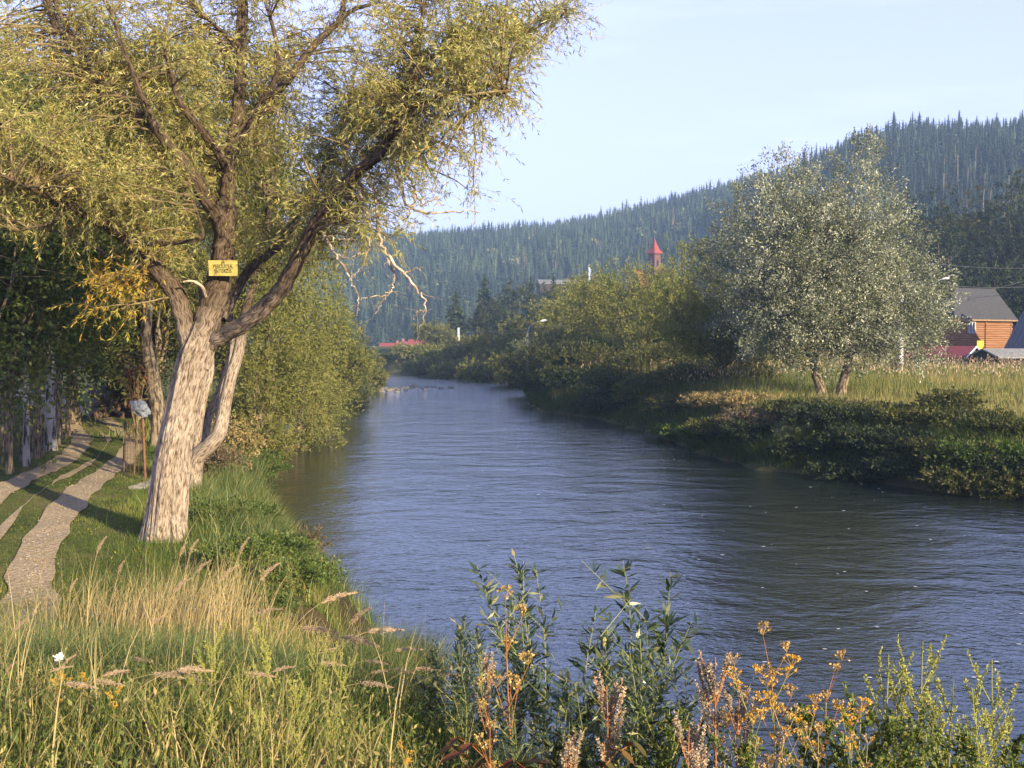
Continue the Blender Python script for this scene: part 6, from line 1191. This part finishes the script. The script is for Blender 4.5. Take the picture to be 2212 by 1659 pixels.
# broad red brown leaves at the bottom centre
def redleaf_plant(seed):
    r = np.random.default_rng(seed); e = empty('red_leaved_plant', (0, 0, 0), 'x', 'plant'); g = Geo(); LV = Geo()
    for k in range(5):
        a = r.uniform(0, 6.28); t = np.linspace(0, 1, 8); P = np.stack([np.cos(a) * .4 * t ** 1.4, np.sin(a) * .3 * t ** 1.4, .75 * t - .25 * t ** 3], 1) * r.uniform(.7, 1.1); g.tubes(P, np.linspace(.006, .002, 8), 4)
        for j in (3, 4, 5, 6, 7):
            for s_ in (-1, 1):
                d = norm(np.array([math.cos(a + s_ * 1.1), math.sin(a + s_ * 1.1), -.35 + r.normal() * .2])); sd = norm(np.cross(d, [0, 0, 1])); L_ = r.uniform(.07, .12); c = P[j]; up = np.array([0, 0, 1])
                rows = [(c + d * L_ * u - up * .03 * u * u, L_ * .32 * math.sin(math.pi * min(1, u * .92 + .06)) ** .8) for u in np.linspace(0, 1, 6)]; V = [p_ + sd * w_ * q_ + up * .012 * abs(q_) for p_, w_ in rows for q_ in (-1, 0, 1)]
                LV.add(V, [(i * 3 + q_, i * 3 + q_ + 1, i * 3 + q_ + 4, i * 3 + q_ + 3) for i in range(5) for q_ in (0, 1)], r.random())
    g.build('stem', M['redstem'], e); LV.build('foliage', M['redleaf'], e, smooth=True); return e
rp = redleaf_plant(1)
for dx, dy, d, lab in [(1150, 1530, 4.6, 'red brown broad leaved plant under the willow shoots'), (1080, 1570, 4.3, 'dark broad leaved plant by the foot of the orange stem'), (1300, 1600, 4.1, 'broad leaved plant with dark red leaves at the bottom edge'), (1210, 1540, 4.7, 'olive broad leaved plant behind the red brown one'), (960, 1610, 4.4, 'broad leaved plant at the bottom left of the willow shoots')]:
    top = W(dx, dy, d); z0 = tz(top[0], d) - .05; place(rp, top[0], d, lab, 'broad leaved plants at the bottom', rng.uniform(0, 6), max(.35, (top[2] - z0) / .8))
# white flower head with a dry pod below
q = W(127, 1422, 5.4); z0 = tz(q[0], 5.4); e = empty('white_flower', (q[0], 5.4, z0), 'single white flower head on a thin stem near the left edge', 'wild flower'); H = q[2] - z0
g = Geo(); g.tubes(np.array([[0, 0, 0], [.02, 0, H * .5], [0, 0, H]]), np.array([.004, .003, .002]), 4); g.build('stem', M['straw'], e); g = Geo(); g.leaves(np.tile([0, 0, H], (26, 1)) + rng.normal(size=(26, 3)) * .006, rng.normal(size=(26, 3)) + [0, 0, .7], .032, .018, rng); g.build('bloom', M['white'], e)

# labels of look-alikes: say which one in the row it is
ORD = ['leftmost', 'second from the left', 'third from the left', 'fourth from the left', 'fifth from the left', 'sixth from the left', 'seventh from the left', 'eighth from the left', 'ninth from the left', 'tenth from the left']
byl = {}
for o in COL.objects:
    if o.parent is None and o.get('label'): byl.setdefault(o['label'], []).append(o)
for lb, os_ in byl.items():
    if 1 < len(os_) <= 10:
        for k, o in enumerate(sorted(os_, key=lambda q: q.location.x / max(q.location.y, .1))): o['label'] = lb + ', ' + (ORD[k] if k < len(os_) - 1 or len(os_) > 4 else 'rightmost')
lg_ = [o for o in COL.objects if o.get('group') == 'logs in the timber pile']
rows_ = {}
for o in lg_: rows_.setdefault(round(o.location.z - pz, 1), []).append(o)
for ri, (z_, os_) in enumerate(sorted(rows_.items())):
    for k, o in enumerate(sorted(os_, key=lambda q: q.location.x)): o['label'] = 'old dark log in the ' + ['bottom', 'second', 'third', 'fourth', 'top'][min(ri, 4)] + ' row of the timber pile, ' + ORD[k]

# ------------------------------------------------------------------ air: even haze in the valley
g = Geo(); g.box((0, 1120, 108), (4700, 2440, 226)); hz = g.build('haze', None) if False else None
me = bpy.data.meshes.new('haze'); x0, x1, y0, y1, z0, z1 = -2700, 2700, -140, 2700, -46, 235
me.from_pydata([(x0, y0, z0), (x1, y0, z0), (x1, y1, z0), (x0, y1, z0), (x0, y0, z1), (x1, y0, z1), (x1, y1, z1), (x0, y1, z1)], [], [(0, 3, 2, 1), (4, 5, 6, 7), (0, 1, 5, 4), (1, 2, 6, 5), (2, 3, 7, 6), (3, 0, 4, 7)])
hz = bpy.data.objects.new('haze', me); COL.objects.link(hz); tag(hz, 'thin blue morning haze filling the valley', 'haze', kind='stuff')
m, n, N = mat('haze'); v = N('VolumePrincipled'); v.inputs['Color'].default_value = (.44, .65, 1.0, 1); v.inputs['Density'].default_value = .00044; v.inputs['Anisotropy'].default_value = 0
o = N('OutputMaterial'); n.links.new(v.outputs[0], o.inputs['Volume']); me.materials.append(m)
